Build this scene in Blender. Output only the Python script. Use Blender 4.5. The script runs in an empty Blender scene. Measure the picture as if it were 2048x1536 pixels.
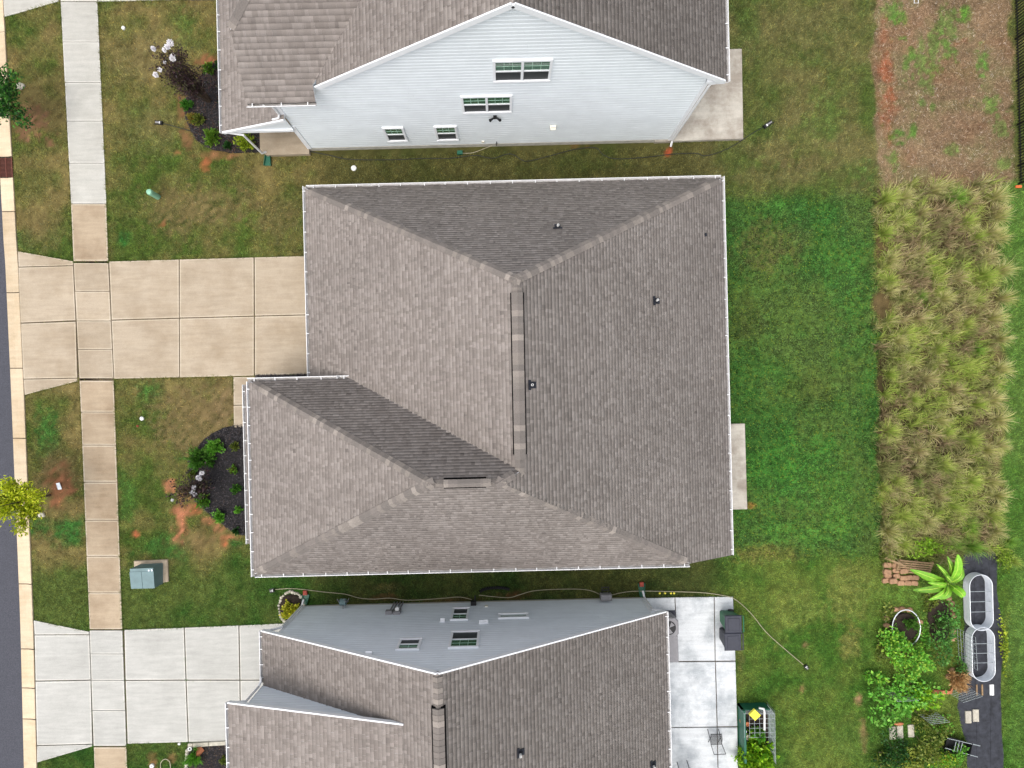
import bpy, bmesh, math, random
import numpy as np
from mathutils import Vector, Matrix, noise as mnoise

# ------------------------------------------------------------------ camera, light, exposure
SC = bpy.context.scene
COL = SC.collection
CAM_H = 29.0                       # metres above the lawn, looking straight down
FPX = 1305.0                       # focal length in plan units (2048 wide frame)
NX, NY = 1006.0, 795.0             # where the plumb line lands in the survey picture
ROLL = math.radians(1.39)          # the houses stand turned by this much in the frame
cam_d = bpy.data.cameras.new('camera'); cam = bpy.data.objects.new('camera', cam_d); COL.objects.link(cam)
cam.location = (0, 0, CAM_H); cam.rotation_euler = (0, 0, -ROLL)
cam_d.sensor_width = 36.0; cam_d.lens = 36.0 * FPX / 2048.0
cam_d.shift_x = (1024 - NX) / 2048.0; cam_d.shift_y = (NY - 768) / 2048.0
cam_d.clip_start = 0.1; cam_d.clip_end = 1000
SC.camera = cam

SUN_EL, SUN_DX, SUN_DY = math.radians(70), -0.62, -0.78      # the sun stands low left of the picture
W = bpy.data.worlds.new('World'); SC.world = W; W.use_nodes = True
wn = W.node_tree.nodes; wl = W.node_tree.links
bg = wn['Background']; bg.inputs['Strength'].default_value = 0.15
sky = wn.new('ShaderNodeTexSky'); sky.sky_type = 'NISHITA'; sky.sun_disc = False
sky.sun_elevation = SUN_EL; sky.sun_rotation = math.atan2(SUN_DX, SUN_DY)
sky.air_density = 1.0; sky.dust_density = 5.0; sky.ozone_density = 1.0
hs = wn.new('ShaderNodeHueSaturation'); hs.inputs['Saturation'].default_value = 0.42
wl.new(sky.outputs[0], hs.inputs['Color']); wl.new(hs.outputs[0], bg.inputs['Color'])
sun_d = bpy.data.lights.new('sun', 'SUN'); sun_d.energy = 0.55; sun_d.angle = math.radians(60); sun_d.color = (1.0, 0.96, 0.90)
sun = bpy.data.objects.new('sun', sun_d); COL.objects.link(sun)
sv = Vector((SUN_DX * math.cos(SUN_EL), SUN_DY * math.cos(SUN_EL), math.sin(SUN_EL)))
sun.rotation_euler = sv.to_track_quat('Z', 'Y').to_euler(); sun.location = (0, 0, 60)
vs = SC.view_settings
vs.view_transform = 'Standard'; vs.look = 'None'; vs.gamma = 1.0; vs.use_curve_mapping = False
vs.exposure = 0.74
SC.cycles.max_bounces = 6

# ------------------------------------------------------------------ helpers
rng = np.random.default_rng(7)
random.seed(7)
CA, SA = math.cos(ROLL), math.sin(ROLL)
def R2(px, py):
    dx = px - NX; dy = NY - py
    return dx * CA + dy * SA, -dx * SA + dy * CA
def P(px, py, z=0.0):
    """survey point -> metres on a level z"""
    x, y = R2(px, py); k = (CAM_H - z) / FPX
    return Vector((x * k, y * k, z))
def PW(px, py, Y):
    """survey point -> (x, z) on a wall standing at Y"""
    x, y = R2(px, py); k = Y / y
    return x * k, CAM_H - FPX * k
def lin(r, g=None, b=None):
    if g is None: r, g, b = r
    f = lambda c: (c / 255) / 12.92 if c / 255 <= 0.04045 else ((c / 255 + 0.055) / 1.055) ** 2.4
    return (f(r), f(g), f(b))
def lin4(*c): return (*lin(*c), 1.0)

WM = {}
def world_of(o): return WM.get(o.name, Matrix.Identity(4))
def set_parent(o, p, basis=None):
    b = basis if basis is not None else Matrix.Identity(4)
    o.matrix_basis = b
    WM[o.name] = b
    if p is not None:
        o.parent = p; o.matrix_parent_inverse = world_of(p).inverted()
def tag(o, label=None, cat=None, group=None, kind=None):
    if label: o['label'] = label
    if cat: o['category'] = cat
    if group: o['group'] = group
    if kind: o['kind'] = kind
    return o
def empty(name, loc, label=None, cat=None, group=None, kind=None, rz=0.0):
    o = bpy.data.objects.new(name, None); COL.objects.link(o)
    o.empty_display_size = 0.2
    set_parent(o, None, Matrix.Translation(Vector(loc)) @ Matrix.Rotation(rz, 4, 'Z'))
    return tag(o, label, cat, group, kind)

class MB:
    def __init__(s): s.v = []; s.f = []; s.smooth = False
    def add(s, vs_, fs):
        n = len(s.v); s.v += [tuple(v) for v in vs_]; s.f += [tuple(i + n for i in f) for f in fs]; return s
    def box(s, x0, x1, y0, y1, z0, z1, M=None):
        p = [Vector((x, y, z)) for z in (z0, z1) for x, y in ((x0, y0), (x1, y0), (x1, y1), (x0, y1))]
        if M is not None: p = [M @ q for q in p]
        return s.add(p, [(3, 2, 1, 0), (4, 5, 6, 7), (0, 1, 5, 4), (1, 2, 6, 5), (2, 3, 7, 6), (3, 0, 4, 7)])
    def bar(s, a, b, w, h, up=(0, 0, 1)):
        a, b = Vector(a), Vector(b); d = (b - a).normalized(); up = Vector(up)
        sd = d.cross(up)
        if sd.length < 1e-4: sd = d.cross(Vector((1, 0, 0)))
        sd.normalize(); u = sd.cross(d).normalized()
        p = []
        for q in (a, b):
            p += [q - sd * w / 2 - u * h / 2, q + sd * w / 2 - u * h / 2, q + sd * w / 2 + u * h / 2, q - sd * w / 2 + u * h / 2]
        return s.add(p, [(3, 2, 1, 0), (4, 5, 6, 7), (0, 1, 5, 4), (1, 2, 6, 5), (2, 3, 7, 6), (3, 0, 4, 7)])
    def prism(s, pts, z0, z1, bev=0.0):
        n = len(pts); pts = [(p[0], p[1]) for p in pts]
        ar = sum(pts[i][0] * pts[(i + 1) % n][1] - pts[(i + 1) % n][0] * pts[i][1] for i in range(n))
        if ar < 0: pts = pts[::-1]
        if bev > 0:
            c = (sum(p[0] for p in pts) / n, sum(p[1] for p in pts) / n)
            ins = []
            for p in pts:
                d = math.hypot(p[0] - c[0], p[1] - c[1]); k = 1 - bev * 1.4 / max(d, 1e-3)
                ins.append((c[0] + (p[0] - c[0]) * k, c[1] + (p[1] - c[1]) * k))
            v = [(*p, z0) for p in pts] + [(*p, z1 - bev) for p in pts] + [(*p, z1) for p in ins]
            f = [tuple(range(2 * n, 3 * n))] + [(i, (i + 1) % n, n + (i + 1) % n, n + i) for i in range(n)] + \
                [(n + i, n + (i + 1) % n, 2 * n + (i + 1) % n, 2 * n + i) for i in range(n)]
        else:
            v = [(*p, z0) for p in pts] + [(*p, z1) for p in pts]
            f = [tuple(range(n, 2 * n)), tuple(range(n - 1, -1, -1))] + [(i, (i + 1) % n, n + (i + 1) % n, n + i) for i in range(n)]
        return s.add(v, f)
    def tube(s, pts, r, n=8, closed=False, cap=True):
        pts = [Vector(p) for p in pts]; m = len(pts)
        rs = r if isinstance(r, (list, tuple)) else [r] * m
        base = len(s.v); prev = None
        for i, p in enumerate(pts):
            if closed: d = pts[(i + 1) % m] - pts[i - 1]
            else: d = pts[min(i + 1, m - 1)] - pts[max(i - 1, 0)]
            d.normalize()
            if prev is None:
                u = d.cross(Vector((0, 0, 1)))
                if u.length < 1e-3: u = Vector((1, 0, 0))
            else: u = prev - d * prev.dot(d)
            u.normalize(); prev = u; w = d.cross(u)
            for k in range(n):
                t = 2 * math.pi * k / n
                s.v.append(tuple(p + (u * math.cos(t) + w * math.sin(t)) * rs[i]))
        for i in range(m if closed else m - 1):
            a = base + i * n; b = base + ((i + 1) % m) * n
            for k in range(n):
                s.f.append((a + k, a + (k + 1) % n, b + (k + 1) % n, b + k))
        if cap and not closed:
            s.f.append(tuple(base + k for k in range(n - 1, -1, -1))); s.f.append(tuple(base + (m - 1) * n + k for k in range(n)))
        return s
    def lathe(s, prof, c, n=20, cap=True):
        base = len(s.v); c = Vector(c)
        for r, z in prof:
            for k in range(n):
                t = 2 * math.pi * k / n; s.v.append((c.x + r * math.cos(t), c.y + r * math.sin(t), c.z + z))
        for i in range(len(prof) - 1):
            for k in range(n):
                a = base + i * n + k; b = base + i * n + (k + 1) % n
                s.f.append((a, b, b + n, a + n))
        if cap:
            s.f.append(tuple(base + (len(prof) - 1) * n + k for k in range(n)))
        return s
    def mesh(s, name):
        m = bpy.data.meshes.new(name); m.from_pydata(s.v, [], s.f); m.update()
        if s.smooth:
            m.polygons.foreach_set('use_smooth', [True] * len(m.polygons))
        return m
    def build(s, name, mat, parent=None, **kw):
        return mesh_obj(name, s.mesh(name), mat, parent, **kw)

def mesh_obj(name, me, mat, parent=None, label=None, cat=None, group=None, kind=None, basis=None, recenter=True):
    o = bpy.data.objects.new(name, me); COL.objects.link(o)
    if mat is not None and len(me.materials) == 0: me.materials.append(mat)
    if basis is None and recenter and me.users == 1 and len(me.vertices):
        co = np.empty(len(me.vertices) * 3, np.float32); me.vertices.foreach_get('co', co); co = co.reshape(-1, 3)
        lo, hi = co.min(0), co.max(0)
        c = Vector(((lo[0] + hi[0]) / 2, (lo[1] + hi[1]) / 2, lo[2]))
        me.vertices.foreach_set('co', (co - np.array(c, np.float32)).ravel()); me.update()
        basis = Matrix.Translation(c)
    set_parent(o, parent, basis)
    return tag(o, label, cat, group, kind)

def np_mesh(name, verts, faces, cols=None, domain='POINT', smooth=False):
    """verts (N,3); faces (M,k) with one k; cols (N or M,3)"""
    verts = np.asarray(verts, np.float32); faces = np.asarray(faces, np.int32)
    m = bpy.data.meshes.new(name); k = faces.shape[1]
    m.vertices.add(len(verts)); m.vertices.foreach_set('co', verts.ravel())
    m.loops.add(faces.size); m.loops.foreach_set('vertex_index', faces.ravel())
    m.polygons.add(len(faces)); m.polygons.foreach_set('loop_start', np.arange(0, faces.size, k, dtype=np.int32))
    if smooth: m.polygons.foreach_set('use_smooth', np.ones(len(faces), bool))
    m.update(calc_edges=True)
    if cols is not None:
        at = m.attributes.new('col', 'FLOAT_COLOR', domain)
        c4 = np.ones((len(cols), 4), np.float32); c4[:, :3] = cols
        at.data.foreach_set('color', c4.ravel())
    return m

# value noise in plan
_tab = np.random.default_rng(11).random((256, 256)).astype(np.float32)
def vnoise(x, y, sc):
    x = np.asarray(x) * sc + 1000.3; y = np.asarray(y) * sc + 1000.7
    xi = np.floor(x).astype(int); yi = np.floor(y).astype(int); fx = x - xi; fy = y - yi
    fx = fx * fx * (3 - 2 * fx); fy = fy * fy * (3 - 2 * fy)
    g = lambda i, j: _tab[i & 255, j & 255]
    return (g(xi, yi) * (1 - fx) + g(xi + 1, yi) * fx) * (1 - fy) + (g(xi, yi + 1) * (1 - fx) + g(xi + 1, yi + 1) * fx) * fy
def fbm(x, y, sc, o=4):
    r = 0; a = 0.5; t = 0
    for i in range(o):
        r = r + a * vnoise(x + 17 * i, y - 9 * i, sc); t += a; a *= 0.55; sc *= 2.1
    return r / t
def inpoly(x, y, poly):
    r = np.zeros(x.shape, bool); n = len(poly)
    for i in range(n):
        x0, y0 = poly[i][0], poly[i][1]; x1, y1 = poly[(i + 1) % n][0], poly[(i + 1) % n][1]
        c = ((y0 > y) != (y1 > y)) & (x < (x1 - x0) * (y - y0) / ((y1 - y0) if abs(y1 - y0) > 1e-9 else 1e-9) + x0)
        r ^= c
    return r
def sstep(a, b, x): t = np.clip((x - a) / (b - a), 0, 1); return t * t * (3 - 2 * t)

# ------------------------------------------------------------------ materials
MATS = {}
def new_mat(name):
    m = bpy.data.materials.new(name); m.use_nodes = True; MATS[name] = m
    return m, m.node_tree.nodes, m.node_tree.links, m.node_tree.nodes['Principled BSDF']
def N(nt, t, **kw):
    n = nt.new(t)
    for k, v in kw.items():
        if k in n.inputs: n.inputs[k].default_value = v
        else: setattr(n, k, v)
    return n
def mat(name, c, rough=0.6, metal=0.0, var=0.12, scale=8.0, bump=0.0, bscale=60.0, rnd=0.0, spec=0.4, c2=None, detail=6.0):
    """plain surface: base colour broken by noise at two sizes, optional relief and per-object change"""
    m, n, l, b = new_mat(name)
    geo = N(n, 'ShaderNodeNewGeometry')
    nz = N(n, 'ShaderNodeTexNoise', Scale=scale, Detail=detail, Roughness=0.65); l.new(geo.outputs['Position'], nz.inputs['Vector'])
    ramp = N(n, 'ShaderNodeMapRange'); ramp.inputs[1].default_value = 0.3; ramp.inputs[2].default_value = 0.7
    l.new(nz.outputs['Fac'], ramp.inputs[0])
    mx = N(n, 'ShaderNodeMix', data_type='RGBA')
    a = lin(*c); d = lin(*c2) if c2 else tuple(x * (1 - 2 * var) for x in a)
    a2 = a if c2 else tuple(min(1, x * (1 + var)) for x in a)
    mx.inputs[6].default_value = (*a2, 1); mx.inputs[7].default_value = (*d, 1)
    l.new(ramp.outputs[0], mx.inputs[0]); out = mx.outputs[2]
    if rnd > 0:
        oi = N(n, 'ShaderNodeObjectInfo'); mr = N(n, 'ShaderNodeMapRange')
        mr.inputs[3].default_value = 1 - rnd; mr.inputs[4].default_value = 1 + rnd; l.new(oi.outputs['Random'], mr.inputs[0])
        mu = N(n, 'ShaderNodeMix', data_type='RGBA', blend_type='MULTIPLY'); mu.inputs[0].default_value = 1
        l.new(out, mu.inputs[6]); l.new(mr.outputs[0], mu.inputs[7]); out = mu.outputs[2]
    l.new(out, b.inputs['Base Color'])
    b.inputs['Roughness'].default_value = rough; b.inputs['Metallic'].default_value = metal
    b.inputs['Specular IOR Level'].default_value = spec
    if bump > 0:
        bz = N(n, 'ShaderNodeTexNoise', Scale=bscale, Detail=4.0); l.new(geo.outputs['Position'], bz.inputs['Vector'])
        bp = N(n, 'ShaderNodeBump', Strength=bump, Distance=0.02); l.new(bz.outputs['Fac'], bp.inputs['Height'])
        l.new(bp.outputs[0], b.inputs['Normal'])
    return m
def vmat(name, rough=0.8, transl=0.0, grain=0.0, gscale=90.0, bump=0.0, spec=0.25):
    """colour stored per piece (shingle, blade, leaf), with grain"""
    m, n, l, b = new_mat(name)
    at = N(n, 'ShaderNodeAttribute', attribute_name='col'); out = at.outputs['Color']
    if grain > 0:
        geo = N(n, 'ShaderNodeNewGeometry')
        nz = N(n, 'ShaderNodeTexNoise', Scale=gscale, Detail=3.0); l.new(geo.outputs['Position'], nz.inputs['Vector'])
        mr = N(n, 'ShaderNodeMapRange'); mr.inputs[1].default_value = 0.25; mr.inputs[2].default_value = 0.75
        mr.inputs[3].default_value = 1 - grain; mr.inputs[4].default_value = 1 + grain; l.new(nz.outputs['Fac'], mr.inputs[0])
        mu = N(n, 'ShaderNodeMix', data_type='RGBA', blend_type='MULTIPLY'); mu.inputs[0].default_value = 1
        l.new(out, mu.inputs[6]); l.new(mr.outputs[0], mu.inputs[7]); out = mu.outputs[2]
        if bump > 0:
            bp = N(n, 'ShaderNodeBump', Strength=bump, Distance=0.01); l.new(nz.outputs['Fac'], bp.inputs['Height']); l.new(bp.outputs[0], b.inputs['Normal'])
    l.new(out, b.inputs['Base Color']); b.inputs['Roughness'].default_value = rough; b.inputs['Specular IOR Level'].default_value = spec
    if transl > 0:
        tr = N(n, 'ShaderNodeBsdfTranslucent'); l.new(out, tr.inputs['Color'])
        ms = N(n, 'ShaderNodeMixShader'); ms.inputs[0].default_value = transl
        l.new(b.outputs[0], ms.inputs[1]); l.new(tr.outputs[0], ms.inputs[2])
        l.new(ms.outputs[0], n['Material Output'].inputs['Surface'])
    return m

def concrete(name, c, stain, amt=0.5, rnd=0.05, sc=0.55, lo=0.42, hi=0.72):
    """broom-finished concrete: fine grain, blotchy stains, faint drag lines"""
    m, n, l, b = new_mat(name)
    geo = N(n, 'ShaderNodeNewGeometry')
    z1 = N(n, 'ShaderNodeTexNoise', Scale=sc, Detail=8.0, Roughness=0.7); l.new(geo.outputs['Position'], z1.inputs['Vector'])
    r1 = N(n, 'ShaderNodeMapRange'); r1.inputs[1].default_value = lo; r1.inputs[2].default_value = hi; r1.inputs[4].default_value = amt
    l.new(z1.outputs['Fac'], r1.inputs[0])
    mx = N(n, 'ShaderNodeMix', data_type='RGBA'); mx.inputs[6].default_value = lin4(*c); mx.inputs[7].default_value = lin4(*stain)
    l.new(r1.outputs[0], mx.inputs[0])
    z2 = N(n, 'ShaderNodeTexNoise', Scale=24.0, Detail=5.0, Roughness=0.7); l.new(geo.outputs['Position'], z2.inputs['Vector'])
    mp = N(n, 'ShaderNodeMapping'); mp.inputs['Scale'].default_value = (0.7, 5.0, 1.0); l.new(geo.outputs['Position'], mp.inputs['Vector'])
    z3 = N(n, 'ShaderNodeTexNoise', Scale=1.3, Detail=4.0, Roughness=0.6); l.new(mp.outputs[0], z3.inputs['Vector'])
    ad = N(n, 'ShaderNodeMath', operation='ADD'); l.new(z2.outputs['Fac'], ad.inputs[0]); l.new(z3.outputs['Fac'], ad.inputs[1])
    r2 = N(n, 'ShaderNodeMapRange'); r2.inputs[1].default_value = 0.65; r2.inputs[2].default_value = 1.35; r2.inputs[3].default_value = 0.80; r2.inputs[4].default_value = 1.12
    l.new(ad.outputs[0], r2.inputs[0])
    oi = N(n, 'ShaderNodeObjectInfo'); mr = N(n, 'ShaderNodeMapRange'); mr.inputs[3].default_value = 1 - rnd; mr.inputs[4].default_value = 1 + rnd
    l.new(oi.outputs['Random'], mr.inputs[0])
    mm = N(n, 'ShaderNodeMath', operation='MULTIPLY'); l.new(r2.outputs[0], mm.inputs[0]); l.new(mr.outputs[0], mm.inputs[1])
    mu = N(n, 'ShaderNodeMix', data_type='RGBA', blend_type='MULTIPLY'); mu.inputs[0].default_value = 1
    l.new(mx.outputs[2], mu.inputs[6]); l.new(mm.outputs[0], mu.inputs[7]); l.new(mu.outputs[2], b.inputs['Base Color'])
    b.inputs['Roughness'].default_value = 0.85; b.inputs['Specular IOR Level'].default_value = 0.25
    bp = N(n, 'ShaderNodeBump', Strength=0.25, Distance=0.01); l.new(z2.outputs['Fac'], bp.inputs['Height']); l.new(bp.outputs[0], b.inputs['Normal'])
    return m

M_tan = concrete('concrete_tan', (170, 156, 136), (146, 130, 108), 0.9, 0.06)
M_walk = concrete('concrete_walk', (166, 149, 126), (136, 117, 94), 0.95, 0.10)
M_grey = concrete('concrete_pale', (180, 178, 170), (158, 155, 146), 0.8, 0.05)
M_white = concrete('concrete_new', (178, 177, 171), (160, 159, 153), 0.8, 0.04)
M_patio = concrete('concrete_patio', (200, 203, 204), (160, 165, 168), 1.0, 0.03, 0.9, 0.44, 0.64)
M_oldpatio = concrete('concrete_old', (186, 180, 168), (146, 136, 124), 0.9, 0.03, 0.7, 0.42, 0.62)
M_curb = concrete('concrete_curb', (204, 186, 158), (182, 158, 124), 0.8, 0.12)
M_tan_e = concrete('concrete_tan_edge', (186, 174, 154), (162, 146, 122), 0.8, 0.04)
M_grey_e = concrete('concrete_pale_edge', (196, 194, 186), (172, 169, 160), 0.8, 0.04)
M_joint = mat('joint_dirt', (88, 76, 60), 0.95, var=0.3, scale=20)
M_asphalt = mat('asphalt', (80, 81, 88), 0.9, var=0.2, scale=22, bump=0.5, bscale=120, spec=0.2)
M_shingle = vmat('shingle', 0.92, 0, 0.22, 70, 0.3, 0.15)
M_cap = mat('cap_shingle', (134, 127, 121), 0.92, var=0.14, scale=40, bump=0.3, bscale=120, rnd=0.0, spec=0.15)
def _cap():
    n, l = M_cap.node_tree.nodes, M_cap.node_tree.links; b = n['Principled BSDF']
    src = b.inputs['Base Color'].links[0].from_socket
    oi = N(n, 'ShaderNodeObjectInfo'); cr = N(n, 'ShaderNodeValToRGB')
    e = cr.color_ramp.elements; cr.color_ramp.interpolation = 'CONSTANT'
    e[0].position = 0; e[0].color = (0.76, 0.76, 0.76, 1); e[1].position = 0.4; e[1].color = (0.87, 0.86, 0.86, 1)
    for p, v in ((0.66, 0.98), (0.82, 1.14), (0.94, 1.30)):
        q = e.new(p); q.color = (v, v * 0.99, v * 0.97, 1)
    l.new(oi.outputs['Random'], cr.inputs[0])
    mu = N(n, 'ShaderNodeMix', data_type='RGBA', blend_type='MULTIPLY'); mu.inputs[0].default_value = 1
    l.new(src, mu.inputs[6]); l.new(cr.outputs[0], mu.inputs[7]); l.new(mu.outputs[2], b.inputs['Base Color'])
_cap()
M_trim = mat('white_trim', (236, 238, 240), 0.5, var=0.03, scale=3)
M_gutter = mat('white_gutter', (226, 226, 226), 0.4, var=0.04, scale=5)
M_gutin = mat('gutter_bed', (164, 162, 160), 0.8, var=0.3, scale=4, c2=(120, 114, 108))
M_munt = mat('muntin_green_white', (176, 206, 188), 0.5, var=0.03)
M_sidT = mat('siding_pale', (232, 238, 241), 0.55, var=0.03, scale=1.5, rnd=0.015)
M_sidB = mat('siding_blue_grey', (230, 236, 241), 0.55, var=0.03, scale=1.5, rnd=0.02)
M_sidM = mat('siding_middle', (200, 202, 202), 0.6, var=0.03)
M_found = mat('foundation', (186, 182, 172), 0.85, var=0.12, scale=4, bump=0.2)
M_black = mat('black_metal', (14, 14, 17), 0.5, var=0.1)
M_vent = mat('vent_black', (8, 8, 9), 0.95, var=0.05, spec=0.05)
M_flash = mat('rubber_flashing', (34, 36, 44), 0.6, var=0.15, scale=20)
M_pipe = mat('pvc_pipe', (225, 225, 222), 0.5, var=0.05)
M_cream = mat('cream_plastic', (226, 222, 206), 0.5, var=0.04)
M_green_pl = mat('green_plastic', (30, 92, 70), 0.45, var=0.1)
M_bin = mat('bin_green', (32, 100, 66), 0.5, var=0.12, scale=4)
M_binblk = mat('bin_black', (52, 54, 64), 0.55, var=0.12, scale=6)
M_trans = mat('utility_green', (104, 127, 129), 0.6, var=0.09, scale=3)
M_pad = mat('pad_concrete', (176, 160, 138), 0.9, var=0.15, scale=3, bump=0.3)
M_mint = mat('pedestal_green', (140, 190, 160), 0.5, var=0.05)
M_wood = mat('weathered_wood', (150, 124, 92), 0.85, var=0.2, scale=12, bump=0.4, rnd=0.15)
M_block = mat('tan_block', (166, 130, 100), 0.9, var=0.15, scale=9, bump=0.5, rnd=0.12)
M_stone = mat('garden_stone', (186, 180, 164), 0.9, var=0.15, scale=6, bump=0.4, rnd=0.1)
M_galv = mat('galvanised_steel', (232, 236, 240), 0.3, metal=0.35, var=0.05)
M_wire = mat('wire', (170, 178, 180), 0.5, metal=0.3)
M_fabric = mat('landscape_fabric', (50, 52, 59), 0.8, var=0.3, scale=4, bump=0.8, bscale=9)
M_soilbed = mat('bed_soil', (50, 40, 32), 0.95, var=0.35, scale=18, bump=0.8, bscale=60)
M_mulch = mat('black_mulch', (38, 36, 38), 0.95, var=0.5, scale=30, bump=1.0, bscale=70)
M_chip = vmat('mulch_chip', 0.95)
M_bark = mat('bark', (92, 76, 62), 0.9, var=0.25, scale=18, bump=0.5)
M_leaf = vmat('leaf', 0.55, 0.3, spec=0.35)
M_blade = vmat('grass_blade', 0.75, 0.22, spec=0.15)
M_ground = vmat('ground_cover', 0.95, 0, 0.35, 26, 0.6, 0.1)
M_hose = mat('tan_hose', (168, 160, 134), 0.5, var=0.06)
M_bhose = mat('black_hose', (34, 38, 36), 0.5)
M_orange = mat('terracotta', (190, 120, 84), 0.85, var=0.14, scale=12, bump=0.4)
M_red = mat('red_paint', (150, 62, 46), 0.7, var=0.1)
M_yellow = mat('yellow_card', (226, 214, 70), 0.6, var=0.12, scale=20)
M_paper = mat('white_paper', (232, 238, 244), 0.6)
M_rust = mat('rusty_iron', (98, 54, 42), 0.8, var=0.2, scale=20)
M_dark = mat('void_shade', (14, 13, 13), 0.95)
M_grey_ac = mat('grey_casing', (134, 132, 134), 0.5, var=0.06)
M_screen = mat('insect_screen', (46, 50, 52), 0.55, var=0.05, spec=0.5)
M_orangetag = mat('orange_tag', (226, 106, 54), 0.6)
def _glass():
    m, n, l, b = new_mat('window_glass')
    b.inputs['Base Color'].default_value = (0.05, 0.145, 0.085, 1); b.inputs['Roughness'].default_value = 0.04  # green base: glass tint with the reflected lawn painted into it
    b.inputs['IOR'].default_value = 2.6; b.inputs['Specular IOR Level'].default_value = 0.6
    return m
M_glass = _glass()

# ------------------------------------------------------------------ plan of hard surfaces
def ip(y, tab): return float(np.interp(y, [t[0] for t in tab], [t[1] for t in tab]))
WALK_L = [(-60, 119), (0, 122), (408, 143), (525, 148), (760, 160), (1258, 180), (1600, 192)]
WALK_R = [(-60, 193), (0, 196), (408, 214), (525, 218), (760, 229), (1258, 246), (1600, 258)]
CURB_R = [(-80, 4), (35, 10), (240, 21), (300, 25), (480, 34.5), (503, 37), (790, 50), (1240, 68), (1600, 77)]
HARD = []          # polygons where no grass grows
def shrink(pts, d):
    c = sum((Vector(p[:2]) for p in pts), Vector((0, 0))) / len(pts); out = []
    for p in pts:
        v = Vector(p[:2]) - c; out.append(c + v * (1 - d * 1.3 / max(v.length, 0.05)))
    return out
def slab(parent, pts, mat_, z=0.05, gap=0.008, name='slab', lift=0.0):
    w = [P(x, y) for x, y in pts]
    HARD.append([(p.x, p.y) for p in w])
    zz = z + random.uniform(-0.004, 0.004)
    o = MB().prism(shrink(w, gap), 0.008, zz, 0.012).build(name, mat_, parent)
    # tooled margin: a narrow smoother band round the top face
    me = o.data; bm = bmesh.new(); bm.from_mesh(me); top = max(bm.faces, key=lambda f: f.calc_center_median().z)
    r = bmesh.ops.inset_region(bm, faces=[top], thickness=random.uniform(0.05, 0.075), depth=0.0)
    for f in r['faces']: f.material_index = 1
    bm.to_mesh(me); bm.free(); me.materials.append(M_tan_e if mat_ in (M_tan, M_walk) else (M_grey_e if mat_ is not M_patio else M_patio))
    return o
def bed_base(name, pts, label=None, z=0.014, kind='structure'):
    w = [P(x, y) for x, y in pts]
    return MB().prism(w, -0.05, z).build(name, M_joint, kind=kind, label=label)

# sidewalk
walk = bed_base('sidewalk', [(ip(y, WALK_L) + 1, y) for y in range(-60, 1600, 60)] + [(ip(y, WALK_R) - 1, y) for y in range(1540, -61, -60)], 'concrete sidewalk running along the street')
def walk_slab(y0, y1, m): slab(walk, [(ip(y0, WALK_L), y0), (ip(y0, WALK_R), y0), (ip(y1, WALK_R), y1), (ip(y1, WALK_L), y1)], m)
for y0, y1, m in [(-58, 4, M_grey), (5, 85, M_grey), (85, 166, M_grey), (166, 243, M_grey), (243, 327, M_grey), (327, 408, M_grey), (408, 523, M_walk),
                  (526, 583, M_tan), (583, 642, M_tan), (642, 699, M_tan), (699, 757, M_tan), (761, 824, M_walk), (824, 890, M_walk), (890, 964, M_walk),
                  (964, 1040, M_walk), (1040, 1112, M_walk), (1112, 1185, M_walk), (1185, 1258, M_walk), (1260, 1307, M_white), (1307, 1360, M_white),
                  (1360, 1420, M_white), (1420, 1491, M_white), (1493, 1560, M_walk), (1560, 1598, M_walk)]:
    walk_slab(y0, y1, m)
# driveways
dw1 = bed_base('driveway', [(38, 505), (148, 524), (612, 514), (720, 512), (722, 744), (618, 747), (229, 756), (157, 761), (50, 788), (44, 650)], 'tan concrete driveway of the middle house')
for p in ([(37, 503), (148, 523), (148, 531), (38, 534)], [(38, 535), (148, 532), (153, 641), (42, 646)], [(42, 647), (153, 643), (156, 756), (48, 758)],
          [(48, 759), (156, 757), (157, 762), (50, 790)],
          [(219, 523), (359, 519), (359.5, 636), (224, 640)], [(224, 641), (359.5, 637), (360, 755), (229, 758)],
          [(360, 519), (508.5, 515), (509, 632), (360, 636)], [(360, 637), (509, 633), (509, 751.5), (360.5, 755)],
          [(509.5, 515), (715, 509.5), (717, 627), (510, 632)], [(510, 633), (717, 628), (720, 746), (510, 751)]):
    slab(dw1, p, M_tan)
dw2 = bed_base('driveway', [(69, 1242), (180, 1264), (560, 1247), (640, 1247), (640, 1476), (256, 1486), (187, 1491), (75, 1522)], 'pale concrete driveway of the lower neighbour house')
for p in ([(68, 1240), (180, 1263), (180, 1268), (70, 1268.5)], [(70, 1269.5), (180, 1269), (183, 1359), (72, 1361)], [(72, 1362), (183, 1360), (186, 1487), (75, 1490)],
          [(75, 1491), (186, 1488), (187, 1491), (75, 1524)],
          [(249.5, 1259), (369, 1254.5), (372.5, 1359), (252, 1359.5)], [(252, 1360.5), (372.5, 1360), (377, 1483.5), (256, 1487)],
          [(370, 1254.5), (478, 1250), (480, 1359), (373.5, 1359)], [(373.5, 1360), (480, 1360), (482, 1481), (378, 1483.5)],
          [(479, 1250), (640, 1243), (640, 1359), (481, 1359)], [(481, 1360), (640, 1360), (640, 1476), (483, 1481)]):
    slab(dw2, p, M_white)
dw3 = bed_base('driveway', [(6, 33), (118, 4), (440, 1), (440, -70), (0, -70)], 'edge of another driveway beyond the top of the front lawn')
for p in ([(10, 35), (118, 4), (118, -5), (6, -2)], [(5, -3), (117, -6), (114, -70), (0, -70)], [(197, 4.5), (330, 1), (327, -70), (193, -66)], [(331, 1), (446, -3), (443, -70), (328, -70)]):
    slab(dw3, p, M_grey)
wk = bed_base('walkway', [(468, 754), (580, 752), (580, 852), (469, 854)], 'tan concrete walkway from the driveway to the porch')
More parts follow.
